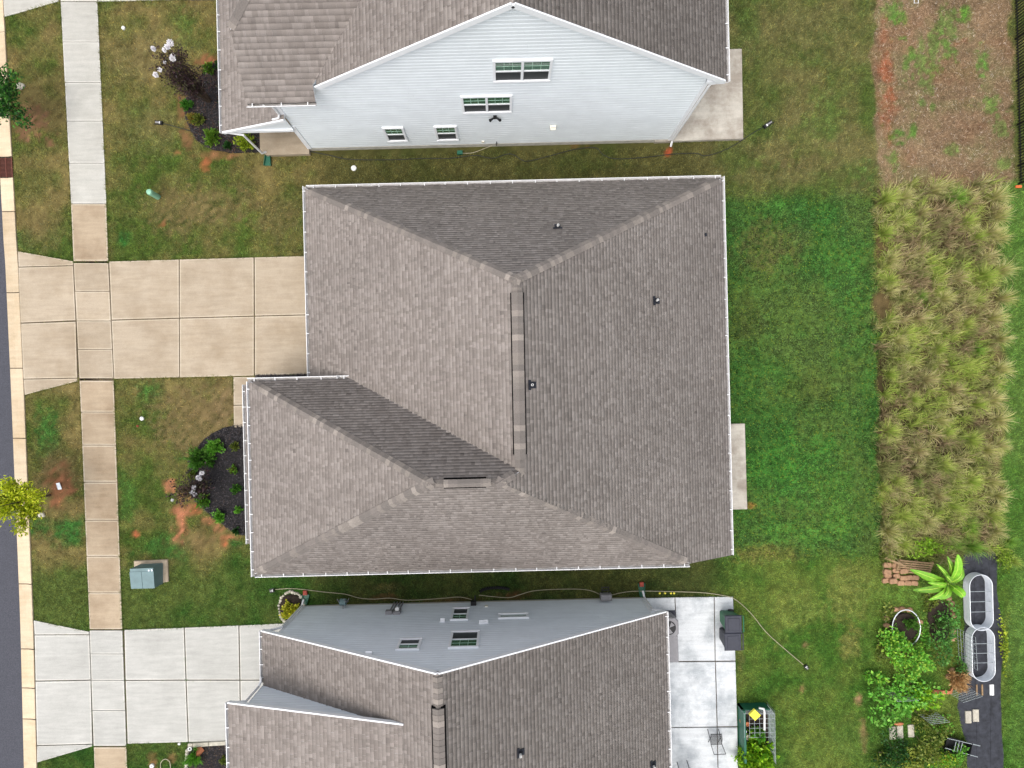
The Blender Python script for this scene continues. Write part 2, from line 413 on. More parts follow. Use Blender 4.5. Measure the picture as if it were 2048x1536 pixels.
for p in ([(467, 754), (580, 752), (580, 809), (467.5, 810)], [(467.5, 811), (580, 810), (580, 853), (468, 855)]): slab(wk, p, M_tan)
# T front walk piece, T patio, middle patio, lower patio
wk2 = bed_base('walkway', [(433, -60), (470, -60), (470, 99), (435, 101)], 'pale concrete walkway beside the upper house gutter')
for p in ([(433, -60), (480, -60), (480, 58), (434, 58)], [(434, 59), (480, 59), (480, 100), (435, 101)]): slab(wk2, p, M_grey)
def patio(name, pts, m, z, label):
    w = [P(x, y, z) for x, y in pts]; HARD.append([(p.x, p.y) for p in w])
    o = MB().prism(w, -0.05, z, 0.02).build(name, m, kind='structure', label=label); return o
patio('patio', [(1300, 102), (1484, 97), (1487, 277), (1310, 283)], M_oldpatio, 0.22, 'weathered grey concrete patio behind the upper house')
patio('patio', [(1395, 849), (1490, 847), (1495, 1018.5), (1398, 1021)], M_oldpatio, 0.12, 'small concrete patio slab behind the middle house')
pb = bed_base('patio', [(1283, 1196), (1464, 1193), (1470, 1322), (1475, 1600), (1300, 1600)], 'pale stained concrete patio behind the lower house', z=0.03)
for p in ([(1284, 1195.5), (1348.5, 1193.5), (1354, 1321.5), (1292, 1322)], [(1349.5, 1193.5), (1427, 1192.5), (1429, 1321), (1355, 1321.5)], [(1428, 1192.5), (1465, 1192), (1470, 1320.5), (1430, 1321)],
          [(1292, 1323), (1429.5, 1322), (1433, 1452), (1296, 1453.5)], [(1430.5, 1322), (1470, 1321.5), (1473.5, 1451.5), (1434, 1452)],
          [(1296, 1454.5), (1433, 1453), (1436, 1600), (1300, 1600)], [(1434, 1453), (1473.5, 1452.5), (1476, 1600), (1437, 1600)]):
    slab(pb, p, M_patio, z=0.08, gap=0.012)

N_SLABS = len(HARD)
# road and kerb
road_poly = [P(ip(y, CURB_R) - 26, y) for y in range(-900, 2501, 100)]
rp = [(p.x, p.y) for p in road_poly] + [(-70, road_poly[-1].y), (-70, road_poly[0].y)]
HARD.append([(p.x + 0.6, p.y) for p in road_poly] + [(-70, road_poly[-1].y), (-70, road_poly[0].y)])
MB().prism(rp, -0.06, 0.012).build('road', M_asphalt, kind='structure', label='dark asphalt street along the left edge')
kerb = MB().prism([P(ip(y, CURB_R) - 26.5, y) for y in range(-80, 1601, 60)] + [P(ip(y, CURB_R) - 1, y) for y in range(1600, -81, -60)], -0.05, 0.013).build('kerb', M_joint, kind='structure', label='rolled concrete kerb and gutter beside the street')
def kerb_piece(y0, y1):
    ys = np.linspace(y0, y1, 4); mb = MB(); prof = [(-27, 0.016), (-14, 0.024), (-6, 0.05), (-3, 0.075), (-0.6, 0.08), (0, 0.07), (0, 0.0)]
    for y in ys:
        for dx, z in prof:
            p = P(ip(y, CURB_R) + dx, y); mb.v.append((p.x, p.y, z))
    k = len(prof)
    for i in range(3):
        for j in range(k - 1):
            a = i * k + j; mb.f.append((a, a + k, a + k + 1, a + 1))
    return mb.build('kerb_stone', M_curb, kerb)
ks = [-80, -20, 65, 175, 314]
for a, b in list(zip(ks[:-1], ks[1:])) + [(356, 423), (424, 585), (586, 736), (737, 876), (877, 1024), (1025, 1167), (1168, 1297), (1298, 1375), (1376, 1437), (1438, 1600)]:
    kerb_piece(a + 0.4, b - 0.4)
# storm drain
c0 = P(ip(335, CURB_R) - 13, 335)
g = empty('storm_drain', (c0.x, c0.y, 0), 'rusty iron storm drain grate set in the kerb', 'drain')
MB().prism([P(ip(315, CURB_R) - 28, 315), P(ip(315, CURB_R) - 1, 315), P(ip(355, CURB_R) - 1, 355), P(ip(355, CURB_R) - 28, 355)], -0.05, 0.018).build('grate_shade', M_dark, g)  # solid black block painted as the shaded depth below the bars
for i in range(15):
    y = 317.5 + i * 2.5; MB().bar(P(ip(y, CURB_R) - 27, y, 0.04), P(ip(y, CURB_R) - 3, y, 0.04), 0.026, 0.03).build('grate_bar', M_rust, g)
for dx in (-27.5, -14.5, -2.5):
    MB().bar(P(ip(315, CURB_R) + dx, 315, 0.045), P(ip(355, CURB_R) + dx, 355, 0.045), 0.045, 0.04).build('grate_frame', M_rust, g)

# ------------------------------------------------------------------ ground colours (what grows where)
S_ = 1 / 45.0
def C(*c): return np.array(lin(*c), np.float32)
def ell(px, py, rx, ry, col, s=1.0, rag=0.5):
    p = P(px, py); return (p.x, p.y, rx * S_, ry * S_, C(*col), s, rag)
PATCH = [
    # green tufts and clover patches on the front lawn
    ell(95, 870, 26, 55, (64, 102, 44)), ell(135, 1062, 38, 32, (60, 104, 46)), ell(70, 1055, 30, 25, (66, 98, 44)), ell(300, 780, 32, 22, (68, 102, 44)),
    ell(255, 1000, 20, 70, (72, 104, 44)), ell(330, 1095, 60, 32, (64, 102, 44)), ell(250, 478, 16, 16, (50, 98, 42)), ell(370, 60, 30, 60, (78, 106, 46), .6),
    ell(480, 770, 18, 14, (60, 96, 40)), ell(40, 480, 30, 30, (64, 96, 40), .7), ell(540, 460, 60, 30, (92, 96, 46), .5), ell(470, 1082, 18, 14, (56, 98, 42)),
    ell(290, 570, 200, 20, (70, 92, 40), .5),
    # dormant brown parts
    ell(390, 420, 120, 60, (124, 106, 72), .75), ell(390, 850, 90, 90, (126, 108, 74), .8), ell(460, 800, 50, 45, (132, 112, 80), .7), ell(560, 440, 60, 50, (112, 98, 66), .6),
    ell(90, 460, 40, 45, (114, 100, 66), .5), ell(300, 110, 90, 60, (120, 110, 72), .6), ell(300, 260, 70, 60, (112, 108, 68), .5), ell(110, 960, 45, 60, (116, 96, 66), .8),
    ell(400, 1080, 55, 30, (128, 106, 72), .7), ell(70, 380, 30, 60, (108, 100, 60), .4),
    # bare red clay
    ell(120, 972, 24, 36, (150, 98, 70), .8, .9), ell(113, 1005, 22, 14, (156, 104, 74), .8), ell(345, 965, 13, 22, (170, 114, 84), .9, 1), ell(360, 1040, 20, 36, (172, 114, 84), 1, .9), ell(380, 990, 30, 20, (150, 110, 76), .6),
    ell(440, 1058, 14, 10, (170, 114, 84), .9), ell(415, 1040, 15, 9, (170, 114, 84), .8), ell(470, 1074, 34, 7, (172, 112, 82), .9, .8), ell(392, 1020, 12, 10, (172, 100, 70), .8), ell(450, 1085, 8, 14, (180, 104, 70), .9), ell(272, 1068, 9, 7, (176, 100, 70), .9),
    ell(65, 245, 34, 40, (142, 102, 78), .9, .9), ell(412, 125, 34, 14, (150, 96, 68), .9, .9), ell(360, 215, 8, 40, (140, 94, 68), .7, 1), ell(372, 265, 14, 34, (140, 96, 70), .7, 1), ell(440, 310, 60, 8, (142, 98, 70), .8), ell(410, 328, 10, 14, (160, 92, 62), .8), ell(325, 450, 10, 7, (168, 96, 66), .8),
    ell(356, 304, 8, 6, (150, 96, 66), .7), ell(1336, 305, 8, 13, (178, 78, 52), 1.2), ell(1150, 290, 20, 4, (170, 88, 60), 1),
    # side yards
    ell(1030, 1190, 40, 8, (112, 74, 50), .7), ell(770, 1175, 40, 8, (104, 92, 58), .5), ell(900, 1200, 70, 6, (104, 74, 52), .6), ell(770, 1195, 30, 8, (112, 74, 52), .6),
    # back lawn
    ell(1560, 410, 30, 20, (72, 116, 50)), ell(1530, 500, 60, 60, (96, 88, 58), .75), ell(1590, 480, 40, 40, (90, 92, 56), .5), ell(1495, 640, 40, 60, (74, 78, 44), .7), ell(1620, 770, 60, 50, (82, 86, 46), .55),
    ell(1690, 560, 60, 120, (62, 112, 48), .6), ell(1600, 950, 110, 90, (66, 118, 48), .7), ell(1600, 1060, 120, 40, (76, 120, 52), .8), ell(1680, 1000, 40, 60, (84, 120, 52), .5), ell(1500, 1010, 14, 8, (140, 100, 56), .8),
    ell(1540, 1108, 70, 22, (118, 112, 62), .8), ell(1600, 60, 120, 60, (104, 100, 62), .7), ell(1500, 60, 30, 70, (74, 96, 44), .6), ell(1640, 240, 50, 60, (86, 108, 50), .7), ell(1560, 300, 60, 30, (118, 106, 70), .6), ell(1620, 330, 60, 25, (112, 100, 66), .6),
    ell(1730, 345, 40, 30, (72, 106, 44), .7), ell(1560, 350, 90, 20, (104, 94, 62), .5),
    ell(1600, 1215, 60, 60, (118, 126, 62), .6), ell(1690, 1190, 45, 70, (124, 126, 66), .65), ell(1560, 1230, 30, 60, (112, 122, 58), .6), ell(1720, 1160, 30, 40, (110, 118, 58), .5), ell(1700, 1290, 24, 30, (138, 130, 74), .6),
    ell(1715, 1400, 8, 14, (158, 124, 92), 1), ell(1727, 1470, 7, 34, (160, 124, 92), 1), ell(1612, 1290, 7, 8, (158, 124, 92), .9), ell(1605, 1378, 8, 8, (142, 112, 76), .8), ell(1480, 1300, 10, 60, (104, 88, 60), .5),
    ell(1700, 1480, 40, 60, (98, 116, 54), .5), ell(345, 1515, 10, 10, (140, 104, 72), .8), ell(305, 1520, 10, 14, (140, 100, 70), .7),
    # strip beyond the meadow
    ell(2032, 600, 14, 200, (74, 116, 52), .6),
]
SOILP = [  # weeds and clay on the bare ground
    ell(1785, 25, 26, 24, (96, 138, 60), .8, 1), ell(1800, 40, 16, 14, (90, 140, 54)), ell(1772, 130, 16, 40, (176, 96, 62), 1.1), ell(1776, 200, 22, 44, (176, 94, 60), 1.2, .7), ell(1778, 270, 8, 30, (170, 96, 64), .9), ell(1766, 60, 10, 30, (172, 100, 68), .9),
    ell(1895, 60, 18, 60, (104, 142, 66), .6, 1.1), ell(1860, 110, 40, 50, (106, 142, 66), .65, 1.2), ell(1930, 30, 14, 20, (96, 140, 56), 1), ell(1965, 130, 14, 40, (96, 146, 60), .9, .9), ell(1790, 270, 18, 22, (86, 122, 54), .9, .8), ell(1786, 320, 16, 24, (112, 142, 68), .8, .9),
    ell(1980, 205, 14, 20, (104, 144, 64), .8, .9), ell(2000, 255, 16, 20, (104, 138, 66), .6, 1), ell(1904, 300, 18, 14, (116, 146, 74), .9), ell(1940, 210, 22, 16, (102, 136, 66), .6), ell(1912, 88, 9, 6, (178, 96, 62), .9), ell(1930, 82, 6, 5, (178, 96, 62), .9),
    ell(1900, 240, 60, 60, (124, 98, 78), .5), ell(1980, 40, 40, 40, (160, 134, 104), .7), ell(1840, 30, 30, 30, (156, 124, 98), .7), ell(2005, 330, 18, 20, (110, 146, 66), .7), ell(1830, 200, 30, 40, (112, 128, 76), .4),
    ell(1826, 265, 10, 14, (92, 138, 56), .9), ell(1865, 215, 8, 10, (88, 132, 54), .8), ell(1843, 208, 9, 12, (86, 124, 56), .7), ell(1812, 120, 14, 40, (98, 136, 60), .7, 1.),
]
GARD = [ell(1800, 1190, 60, 30, (88, 122, 48), .7), ell(1850, 1255, 12, 50, (74, 108, 42), .9), ell(1870, 1410, 40, 40, (104, 124, 54), .7), ell(1780, 1480, 60, 20, (70, 96, 42), .6)]
def wpt(px, py): p = P(px, py); return p.x, p.y
X_soil = P(1755, 200).x; X_mead = P(1752, 700).x; Y_mead = P(1880, 372).y; Y_gard = P(1850, 1110).y; X_strip = P(1998, 700).x; Y_cl0 = P(1600, 385).y; Y_cl1 = P(1600, 1112).y
X_fence = P(2028, 200).x; X_back = P(1452, 700).x; X_front = P(612, 500).x; Y_fr = P(300, 1110).y
def zones(x, y):
    """weights of the soil, meadow floor, clover lawn and strip at plan points"""
    wx = x + (fbm(x, y, 0.9, 3) - 0.5) * 0.9; wy = y + (fbm(x + 50, y - 20, 0.9, 3) - 0.5) * 0.9
    soil = sstep(X_soil - 0.1, X_soil + 0.1, wx) * sstep(Y_mead - 0.4, Y_mead + 0.4, wy) * (1 - sstep(X_fence - 0.25, X_fence + 0.05, wx))
    mead = sstep(X_mead - 0.15, X_mead + 0.15, wx) * (1 - sstep(Y_mead - 0.4, Y_mead + 0.4, wy)) * sstep(Y_gard - 0.4, Y_gard + 0.4, wy) * (1 - sstep(X_strip - 0.1, X_strip + 0.3, wx))
    clov = sstep(X_back - 1.2, X_back + 0.2, x) * (1 - sstep(Y_cl0 - 0.7, Y_cl0 + 0.5, wy)) * sstep(Y_cl1 - 0.5, Y_cl1 + 0.4, wy) * (1 - sstep(X_mead - 0.1, X_mead + 0.2, wx))
    strip = sstep(X_strip - 0.1, X_strip + 0.3, wx) * (1 - sstep(Y_mead, Y_mead + 0.5, wy))
    return soil, mead, clov, strip
def cmap(x, y):
    x = np.asarray(x, np.float32); y = np.asarray(y, np.float32)
    n1 = fbm(x, y, 0.33, 4)[:, None]; n2 = fbm(x + 31, y + 7, 1.3, 4)[:, None]; n3 = fbm(x - 13, y + 77, 4.5, 3)[:, None]
    t = np.clip((n1 - 0.5) * 2.6 + (n2 - 0.5) * 1.5 + 0.5, 0, 1)
    front = C(74, 92, 38) * (1 - t) + C(120, 108, 66) * t
    lowf = C(50, 84, 30) * (1 - t) + C(84, 98, 46) * t
    topb = C(76, 92, 42) * (1 - t) + C(106, 102, 62) * t
    side = C(64, 74, 34) * (1 - t) + C(88, 86, 48) * t  # side yard grass, darkened with the shade between the houses
    side2 = C(48, 66, 28) * (1 - t) + C(74, 78, 40) * t  # lower side yard, the same shade mixed into its greens
    lowr = C(66, 100, 36) * (1 - t) + C(98, 114, 50) * t
    clov = C(60, 98, 44) * (1 - t) + C(80, 102, 52) * t
    strp = C(74, 108, 42) * (1 - t) + C(88, 116, 52) * t
    soil = C(116, 98, 74) * (1 - t) + C(156, 134, 104) * t
    mead = C(70, 62, 40) * (1 - t) + C(112, 96, 64) * t
    hi = fbm(x + 3, y + 8, 7.5, 3)[:, None]
    X = x[:, None]; Y = y[:, None]
    wy = Y + (n2 - 0.5) * 1.5; wx = X + (n2 - 0.5) * 1.5
    c = front.copy()
    def mix(c, d, w): return c * (1 - w) + d * w
    c = mix(c, lowf, 1 - sstep(Y_fr - 1.0, Y_fr + 0.6, wy))
    mid = sstep(X_front - 1.0, X_front + 2.0, wx)
    c = mix(c, side, mid * sstep(6, 8, wy))
    c = mix(c, side2, mid * (1 - sstep(-6, -4, wy)))
    bk = sstep(X_back - 1.6, X_back + 0.6, wx)
    c = mix(c, topb, bk * sstep(-1, 0, wy)); c = mix(c, lowr, bk * (1 - sstep(-1, 0, wy)))
    so, me, cl, st = zones(x, y)
    c = mix(c, clov, cl[:, None])
    def patches(c, L, w=1.0):
        for (ex, ey, rx, ry, col, s, rag) in L:
            sel = (np.abs(x - ex) < rx * 2.2) & (np.abs(y - ey) < ry * 2.2)
            if not sel.any(): continue
            d = np.sqrt(((x[sel] - ex) / rx) ** 2 + ((y[sel] - ey) / ry) ** 2) + (n2[sel, 0] - 0.5) * 2.0 * rag + (n3[sel, 0] - 0.5) * 2.6 * rag
            k = ((1 - sstep(0.35, 1.25, d)) * min(1, s) * np.clip(0.45 + 1.6 * (hi[sel, 0] - 0.25), 0.25, 1))[:, None] * (w if np.isscalar(w) else w[sel][:, None])
            c[sel] = c[sel] * (1 - k) + col * (0.85 + 0.3 * n3[sel]) * k
        return c
    c = patches(c, PATCH)
    soil = mix(soil, C(112, 124, 74), np.clip((n2 - 0.52) * 4, 0, 0.55)); soil = mix(soil, C(150, 98, 70), np.clip((fbm(x + 9, y + 40, 0.8, 3)[:, None] - 0.60) * 4, 0, 0.3))
    c = mix(c, soil, so[:, None]); c = mix(c, mead, me[:, None]); c = mix(c, strp, st[:, None])
    c = patches(c, SOILP, so); c = patches(c, GARD)
    return c * (0.80 + 0.40 * n3) * (0.45 + 1.1 * hi)

fx = np.arange(-24, 26.01, 0.16); fy = np.arange(-19.5, 20.51, 0.16)
cx_ = np.array([180, 120, 90, 70, 60, 52, 46.0])
gx = np.concatenate([-cx_, np.arange(-42, -24.1, 0.6), fx, np.arange(26.6, 42, 0.6), cx_[::-1]]); gy = np.concatenate([-cx_, np.arange(-42, -19.7, 0.6), fy, np.arange(21.0, 42, 0.6), cx_[::-1]])
GX, GY = np.meshgrid(gx, gy, indexing='ij'); X_, Y_ = GX.ravel(), GY.ravel()
Zg = (fbm(X_, Y_, 1.5, 3) - 0.6) * 0.02; Zg = np.minimum(Zg, 0.006)
gc = cmap(X_, Y_)
nx_, ny_ = len(gx), len(gy)
ii, jj = np.meshgrid(np.arange(nx_ - 1), np.arange(ny_ - 1), indexing='ij'); b0 = (ii * ny_ + jj).ravel()
gfaces = np.stack([b0, b0 + ny_, b0 + ny_ + 1, b0 + 1], 1)
gm = np_mesh('ground', np.stack([X_, Y_, Zg], 1), gfaces, gc * 0.72 * (1 - 0.30 * zones(X_, Y_)[2])[:, None], smooth=True)
mesh_obj('ground', gm, M_ground, kind='structure', recenter=False)

# ------------------------------------------------------------------ roofs
TAB_L, TAB_M, TAB_D = np.array(lin(145, 137, 131)), np.array(lin(137, 129, 123)), np.array(lin(129, 121, 115))
EXPO = 0.143
def shingles(name, poly, parent, up, seed, tone=1.0, expo=EXPO):
    """laminated shingles laid course by course over one roof plane: every tab has its own thickness and colour.
    poly: corner points in order; up: plan direction (x, y) that climbs the slope"""
    rs = random.Random(seed)
    pts = [Vector(p) for p in poly]
    up2 = Vector((up[0], up[1], 0)).normalized(); u = Vector((up2.y, -up2.x, 0))
    # slope from the corner points (least squares on the climb direction)
    ds = [(p.dot(up2), p.z) for p in pts]; lo = min(ds); hi = max(ds)
    m = (hi[1] - lo[1]) / (hi[0] - lo[0])
    v = (up2 + Vector((0, 0, m))).normalized(); n = u.cross(v); n = n if n.z > 0 else -n
    o = pts[0]; uv = [((p - o).dot(u), (p - o).dot(v)) for p in pts]
    v_lo = min(q[1] for q in uv); v_hi = max(q[1] for q in uv)
    def span(t):
        xs = []
        for i in range(len(uv)):
            (a0, b0), (a1, b1) = uv[i], uv[(i + 1) % len(uv)]
            if (b0 <= t < b1) or (b1 <= t < b0): xs.append(a0 + (a1 - a0) * (t - b0) / (b1 - b0))
        return (min(xs), max(xs)) if len(xs) >= 2 else None
    V = []; F = []; K = []
    k = 0; t = v_lo - 0.02
    blk = rs.random
    while t < v_hi - 0.01:
        a = span(max(t, v_lo + 1e-4)); b = span(min(t + expo * 1.08, v_hi - 1e-4))
        if a and b:
            L, Rr = min(a[0], b[0]), max(a[1], b[1]); x = L - rs.uniform(0, 0.3)
            row = rs.uniform(0.96, 1.04)
            while x < Rr:
                w = rs.choice((0.07, 0.09, 0.11, 0.13, 0.16, 0.20)); x1 = x + w
                raised = rs.random() < 0.52
                hb = 0.020 if raised else 0.011
                ua0, ua1 = min(max(x, a[0]), a[1]), min(max(x1, a[0]), a[1]); ub0, ub1 = min(max(x, b[0]), b[1]), min(max(x1, b[0]), b[1])
                if ua1 - ua0 > 0.004 or ub1 - ub0 > 0.004:
                    t1 = min(t + expo * 1.08, v_hi)
                    q = [o + u * ua0 + v * t + n * 0.001, o + u * ua1 + v * t + n * 0.001, o + u * ua0 + v * t + n * (hb + 0.004), o + u * ua1 + v * t + n * (hb + 0.004),
                         o + u * ub1 + v * t1 + n * 0.004, o + u * ub0 + v * t1 + n * 0.004]
                    z = len(V); V += q
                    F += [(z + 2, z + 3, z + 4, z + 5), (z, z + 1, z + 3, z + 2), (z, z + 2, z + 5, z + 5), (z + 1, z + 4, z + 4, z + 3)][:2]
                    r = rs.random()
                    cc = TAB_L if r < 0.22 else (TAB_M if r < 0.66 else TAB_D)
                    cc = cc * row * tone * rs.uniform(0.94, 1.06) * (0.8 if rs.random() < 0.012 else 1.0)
                    K += [cc, cc * 0.72]  # front edge painted darker to draw the shadow line of each course
                x = x1
        t += expo; k += 1
    V = np.array([tuple(p) for p in V], np.float32)
    F = np.array(F); K = np.array(K, np.float32)
    cen = V[F].mean(1); wz_ = fbm(cen[:, 0], cen[:, 1], 0.45, 3); wz2 = fbm(cen[:, 0] * (3.0 if abs(up[1]) > .5 else .5) + 9, cen[:, 1] * (3.0 if abs(up[0]) > .5 else .5), 0.9, 3)
    K *= (0.86 + 0.18 * wz_ + 0.12 * wz2)[:, None]
    # keep the normals pointing outwards
    p0, p1, p2 = V[F[0][0]], V[F[0][1]], V[F[0][2]]
    if np.dot(np.cross(p1 - p0, p2 - p0), np.array(n)) < 0: F = F[:, ::-1]
    me = np_mesh(name, V, F, np.array(K, np.float32), 'FACE')
    return mesh_obj('shingle_field', me, M_shingle, parent, kind='stuff', recenter=False)

def deck(polys, parent, mat_, name='roof', t=0.16):
    mb = MB()
    for poly in polys:
        n = len(poly); pts = [Vector(p) for p in poly]
        nn = (pts[1] - pts[0]).cross(pts[2] - pts[0])
        if nn.z < 0: pts = pts[::-1]
        top = [(p.x, p.y, p.z - 0.004) for p in pts]; bot = [(p.x, p.y, p.z - t) for p in pts]
        mb.add(top + bot, [tuple(range(n)), tuple(range(2 * n - 1, n - 1, -1))] + [(i, n + i, n + (i + 1) % n, (i + 1) % n) for i in range(n)])
    return mb.build(name, mat_, parent, recenter=False)

def caps(parent, a, b, nl, nr, w=0.16, step=0.18, lift=0.026):
    """cap shingles, one piece each, lapped up along a hip or ridge from a (low) to b (high)"""
    a, b = Vector(a), Vector(b); L = (b - a).length; d = (b - a) / L
    def wing(n, sgn):
        n = Vector(n).normalized(); s = d.cross(n); s.normalize()
        if s.dot(side) * sgn < 0: s = -s
        return s, n
    side = d.cross(Vector((0, 0, 1))).normalized()
    sl, n1 = wing(nl, -1); sr, n2 = wing(nr, 1); up = (n1 + n2).normalized()
    ln = step * 1.7; h0, h1 = lift + 0.026, lift + 0.006
    mb = MB(); V = []
    for tt, h in ((0, h0), (ln, h1)):
        V += [sl * w + n1 * h, up * (h + 0.012), sr * w + n2 * h]
    V = [v + d * (0 if i < 3 else ln) for i, v in enumerate(V)]
    V += [sl * w, up * 0.0, sr * w]
    mb.add(V, [(0, 1, 4, 3), (1, 2, 5, 4), (6, 7, 1, 0), (7, 8, 2, 1), (6, 0, 3, 3)[:3] + (3,)][:4])
    me = mb.mesh('ridge_cap'); me.materials.append(M_cap)
    k = int(L / step)
    for i in range(k + 1):
        p = a + d * min(i * step, L - step * 0.6)
        mesh_obj('ridge_cap', me, None, parent, basis=Matrix.Translation(p), recenter=False)

def gutter(parent, a, b, out, step=0.92, w=0.12, skip_ends=0.1):
    """open white gutter with hanger straps; out: plan direction away from the roof"""
    a, b, out = Vector(a), Vector(b), Vector((*out, 0)).normalized()
    d = (b - a).normalized(); t = 0.018
    prof = [(0, 0.0), (0, -0.11), (w * 0.75, -0.11), (w, -0.03), (w, 0.008), (w + 0.024, 0.008), (w + 0.024, -0.035), (w * 0.75, -0.125), (-0.004, -0.125)]
    mb = MB(); n = len(prof)
    for q in (a - d * 0.0, b):
        for s, z in prof: mb.v.append(tuple(q + out * s + Vector((0, 0, z))))
    for i in range(n - 1): mb.f.append((i, i + 1, n + i + 1, n + i))
    mb.f.append(tuple(range(n))); mb.f.append(tuple(range(2 * n - 1, n - 1, -1)))
    g_ = mb.build('gutter', M_gutter, parent, recenter=False)
    MB().add([a + out * 0.006 + Vector((0, 0, -0.085)), a + out * (w * 0.86) + Vector((0, 0, -0.085)), b + out * (w * 0.86) + Vector((0, 0, -0.085)), b + out * 0.006 + Vector((0, 0, -0.085))], [(0, 1, 2, 3)]).build('gutter_bed', M_gutin, g_, recenter=False)
    L = (b - a).length; k = max(1, int(round(L / step)))
    sb = MB().bar((0, 0, 0), out * (w + 0.012), 0.03, 0.012); me = sb.mesh('gutter_strap'); me.materials.append(M_gutter)
    for i in range(k + 1):
        q = a + d * (0.25 + (L - 0.5) * i / k + random.uniform(-0.06, 0.06)) + Vector((0, 0, 0.004))
        mesh_obj('gutter_strap', me, None, g_, basis=Matrix.Translation(q), recenter=False)
    return g_

def siding(parent, prof, Y, face, mat_, z0, z1, expo=0.2):
    """lap siding boards on a wall in the plane y = Y facing `face` (+1/-1 in y); prof(z) -> (x0, x1)"""
    z = z0
    while z < z1 - 0.02:
        zt = min(z + expo, z1); a = prof(z + 1e-3); b = prof(zt - 1e-3)
        if a and b and a[1] - a[0] > 0.03:
            yb, yt = Y + face * 0.024, Y + face * 0.002; zm = z + (zt - z) * 0.70
            m0, m1 = a[0] + (b[0] - a[0]) * 0.7, a[1] + (b[1] - a[1]) * 0.7
            v = [(a[0], Y, z), (a[1], Y, z), (a[1], yb, z), (a[0], yb, z), (b[0], Y, zt), (b[1], Y, zt), (b[1], yt, zt), (b[0], yt, zt), (m1, yb, zm), (m0, yb, zm)]
            f = [(3, 2, 8, 9), (9, 8, 6, 7), (0, 1, 2, 3), (1, 5, 6, 8, 2), (0, 3, 9, 7, 4)]
            if face > 0: f = [q[::-1] for q in f]
            L_ = a[1] - a[0]; cuts = [0.0]; t_ = (random.random() * 3.0 + 0.7) / L_
            while t_ < 0.98: cuts.append(t_); t_ += 3.66 / L_
            cuts.append(1.0); g_ = 0.002 / L_
            for c0, c1 in zip(cuts[:-1], cuts[1:]):
                def mixx(p, q, t): return (p[0] + (q[0] - p[0]) * t, p[1], p[2])
                c0_, c1_ = c0 + g_, c1 - g_; w_ = []
                for i, j in ((0, 1), (3, 2), (4, 5), (7, 6), (9, 8)): w_.append((mixx(v[i], v[j], c0_), mixx(v[i], v[j], c1_)))
                vv = [w_[0][0], w_[0][1], w_[1][1], w_[1][0], w_[2][0], w_[2][1], w_[3][1], w_[3][0], w_[4][1], w_[4][0]]
                MB().add(vv, f).build('siding_board', mat_, parent)
        z += expo

def window(parent, x0, x1, z0, z1, Y, face, units=1, trim=0.09, grid=(3, 2), sash=True):
    """double-hung window: white trim, meeting rail, muntins over the upper pane, insect screen over the lower one"""
    cy = Y + face * 0.02
    w = empty('window', ((x0 + x1) / 2, Y, z0)); set_parent(w, parent, Matrix.Translation(((x0 + x1) / 2, Y, z0)))
    yo = Y + face * 0.07; yg = Y + face * 0.03
    def bx(n, m, a, b, c, d_, ya, yb): return MB().box(a, b, min(ya, yb), max(ya, yb), c, d_).build(n, m, w)
    bx('window_trim', M_trim, x0, x1, z1 - trim, z1, Y, yo); bx('window_sill', M_trim, x0, x1, z0, z0 + trim, Y, yo + face * 0.02)
    n = units; us = (x1 - x0 - trim * (n + 1)) / n
    for i in range(n + 1):
        a = x0 + i * (us + trim); bx('window_trim', M_trim, a, a + trim, z0 + trim, z1 - trim, Y, yo - face * 0.002)
    for i in range(n):
        a = x0 + trim + i * (us + trim); b = a + us; c, d_ = z0 + trim, z1 - trim; zm = (c + d_) / 2
        if not sash:
            bx('pane', M_glass, a, b, c, d_, Y, yg); continue
        bx('pane', M_glass, a, b, zm, d_, Y, yg); bx('insect_screen', M_screen, a, b, c, zm, Y, yg - face * 0.006)
        bx('meeting_rail', M_trim, a, b, zm - 0.035, zm + 0.035, yg - face * 0.01, yg + face * 0.022)
        for k in range(1, grid[0]):
            xx = a + us * k / grid[0]; bx('muntin', M_munt, xx - 0.007, xx + 0.007, zm + 0.035, d_, yg, yg + face * 0.006)
        for k in range(1, grid[1]):
            zz = zm + (d_ - zm) * k / grid[1]; bx('muntin', M_munt, a, b, zz - 0.007, zz + 0.007, yg, yg + face * 0.007)
    return w
def pipe_vent(parent, p, nrm):
    p = Vector(p); nrm = Vector(nrm).normalized(); up = Vector((0, 0, 1)); s = nrm.cross(up).normalized(); dn = s.cross(nrm)
    if dn.z > 0: dn = -dn
    M = Matrix((( s.x, dn.x, nrm.x, p.x), (s.y, dn.y, nrm.y, p.y), (s.z, dn.z, nrm.z, p.z), (0, 0, 0, 1)))
    o = MB().box(-0.11, 0.11, -0.10, 0.14, 0.01, 0.045, M).box(-0.17, 0.17, -0.16, -0.06, 0.02, 0.04, M).build('vent_flashing', M_flash, parent, recenter=False)
    c = MB().lathe([(0.085, 0.0), (0.06, 0.10), (0.05, 0.14)], p + Vector((0, 0, 0.02)), 14).build('vent_collar', M_flash, o, recenter=False)
    mb = MB().lathe([(0.042, 0), (0.042, 0.30), (0.028, 0.30), (0.028, 0.12)], p + Vector((0, 0, 0.02)), 14, cap=False); mb.build('vent_pipe', M_pipe, o, recenter=False)
def ridge_vent(parent, a, b, w=0.46):
    a, b = Vector(a), Vector(b)
    MB().bar(a + Vector((0, 0, -0.12)), b + Vector((0, 0, -0.12)), w, 0.16)  .build('ridge_vent', M_vent, parent, recenter=False)
def downspout(parent, pts, w=0.085, name='downspout'):
    pts = [Vector(p) for p in pts]; mb = MB().tube(pts, w * 0.55, 8); return mb.build(name, M_gutter, parent, recenter=False)

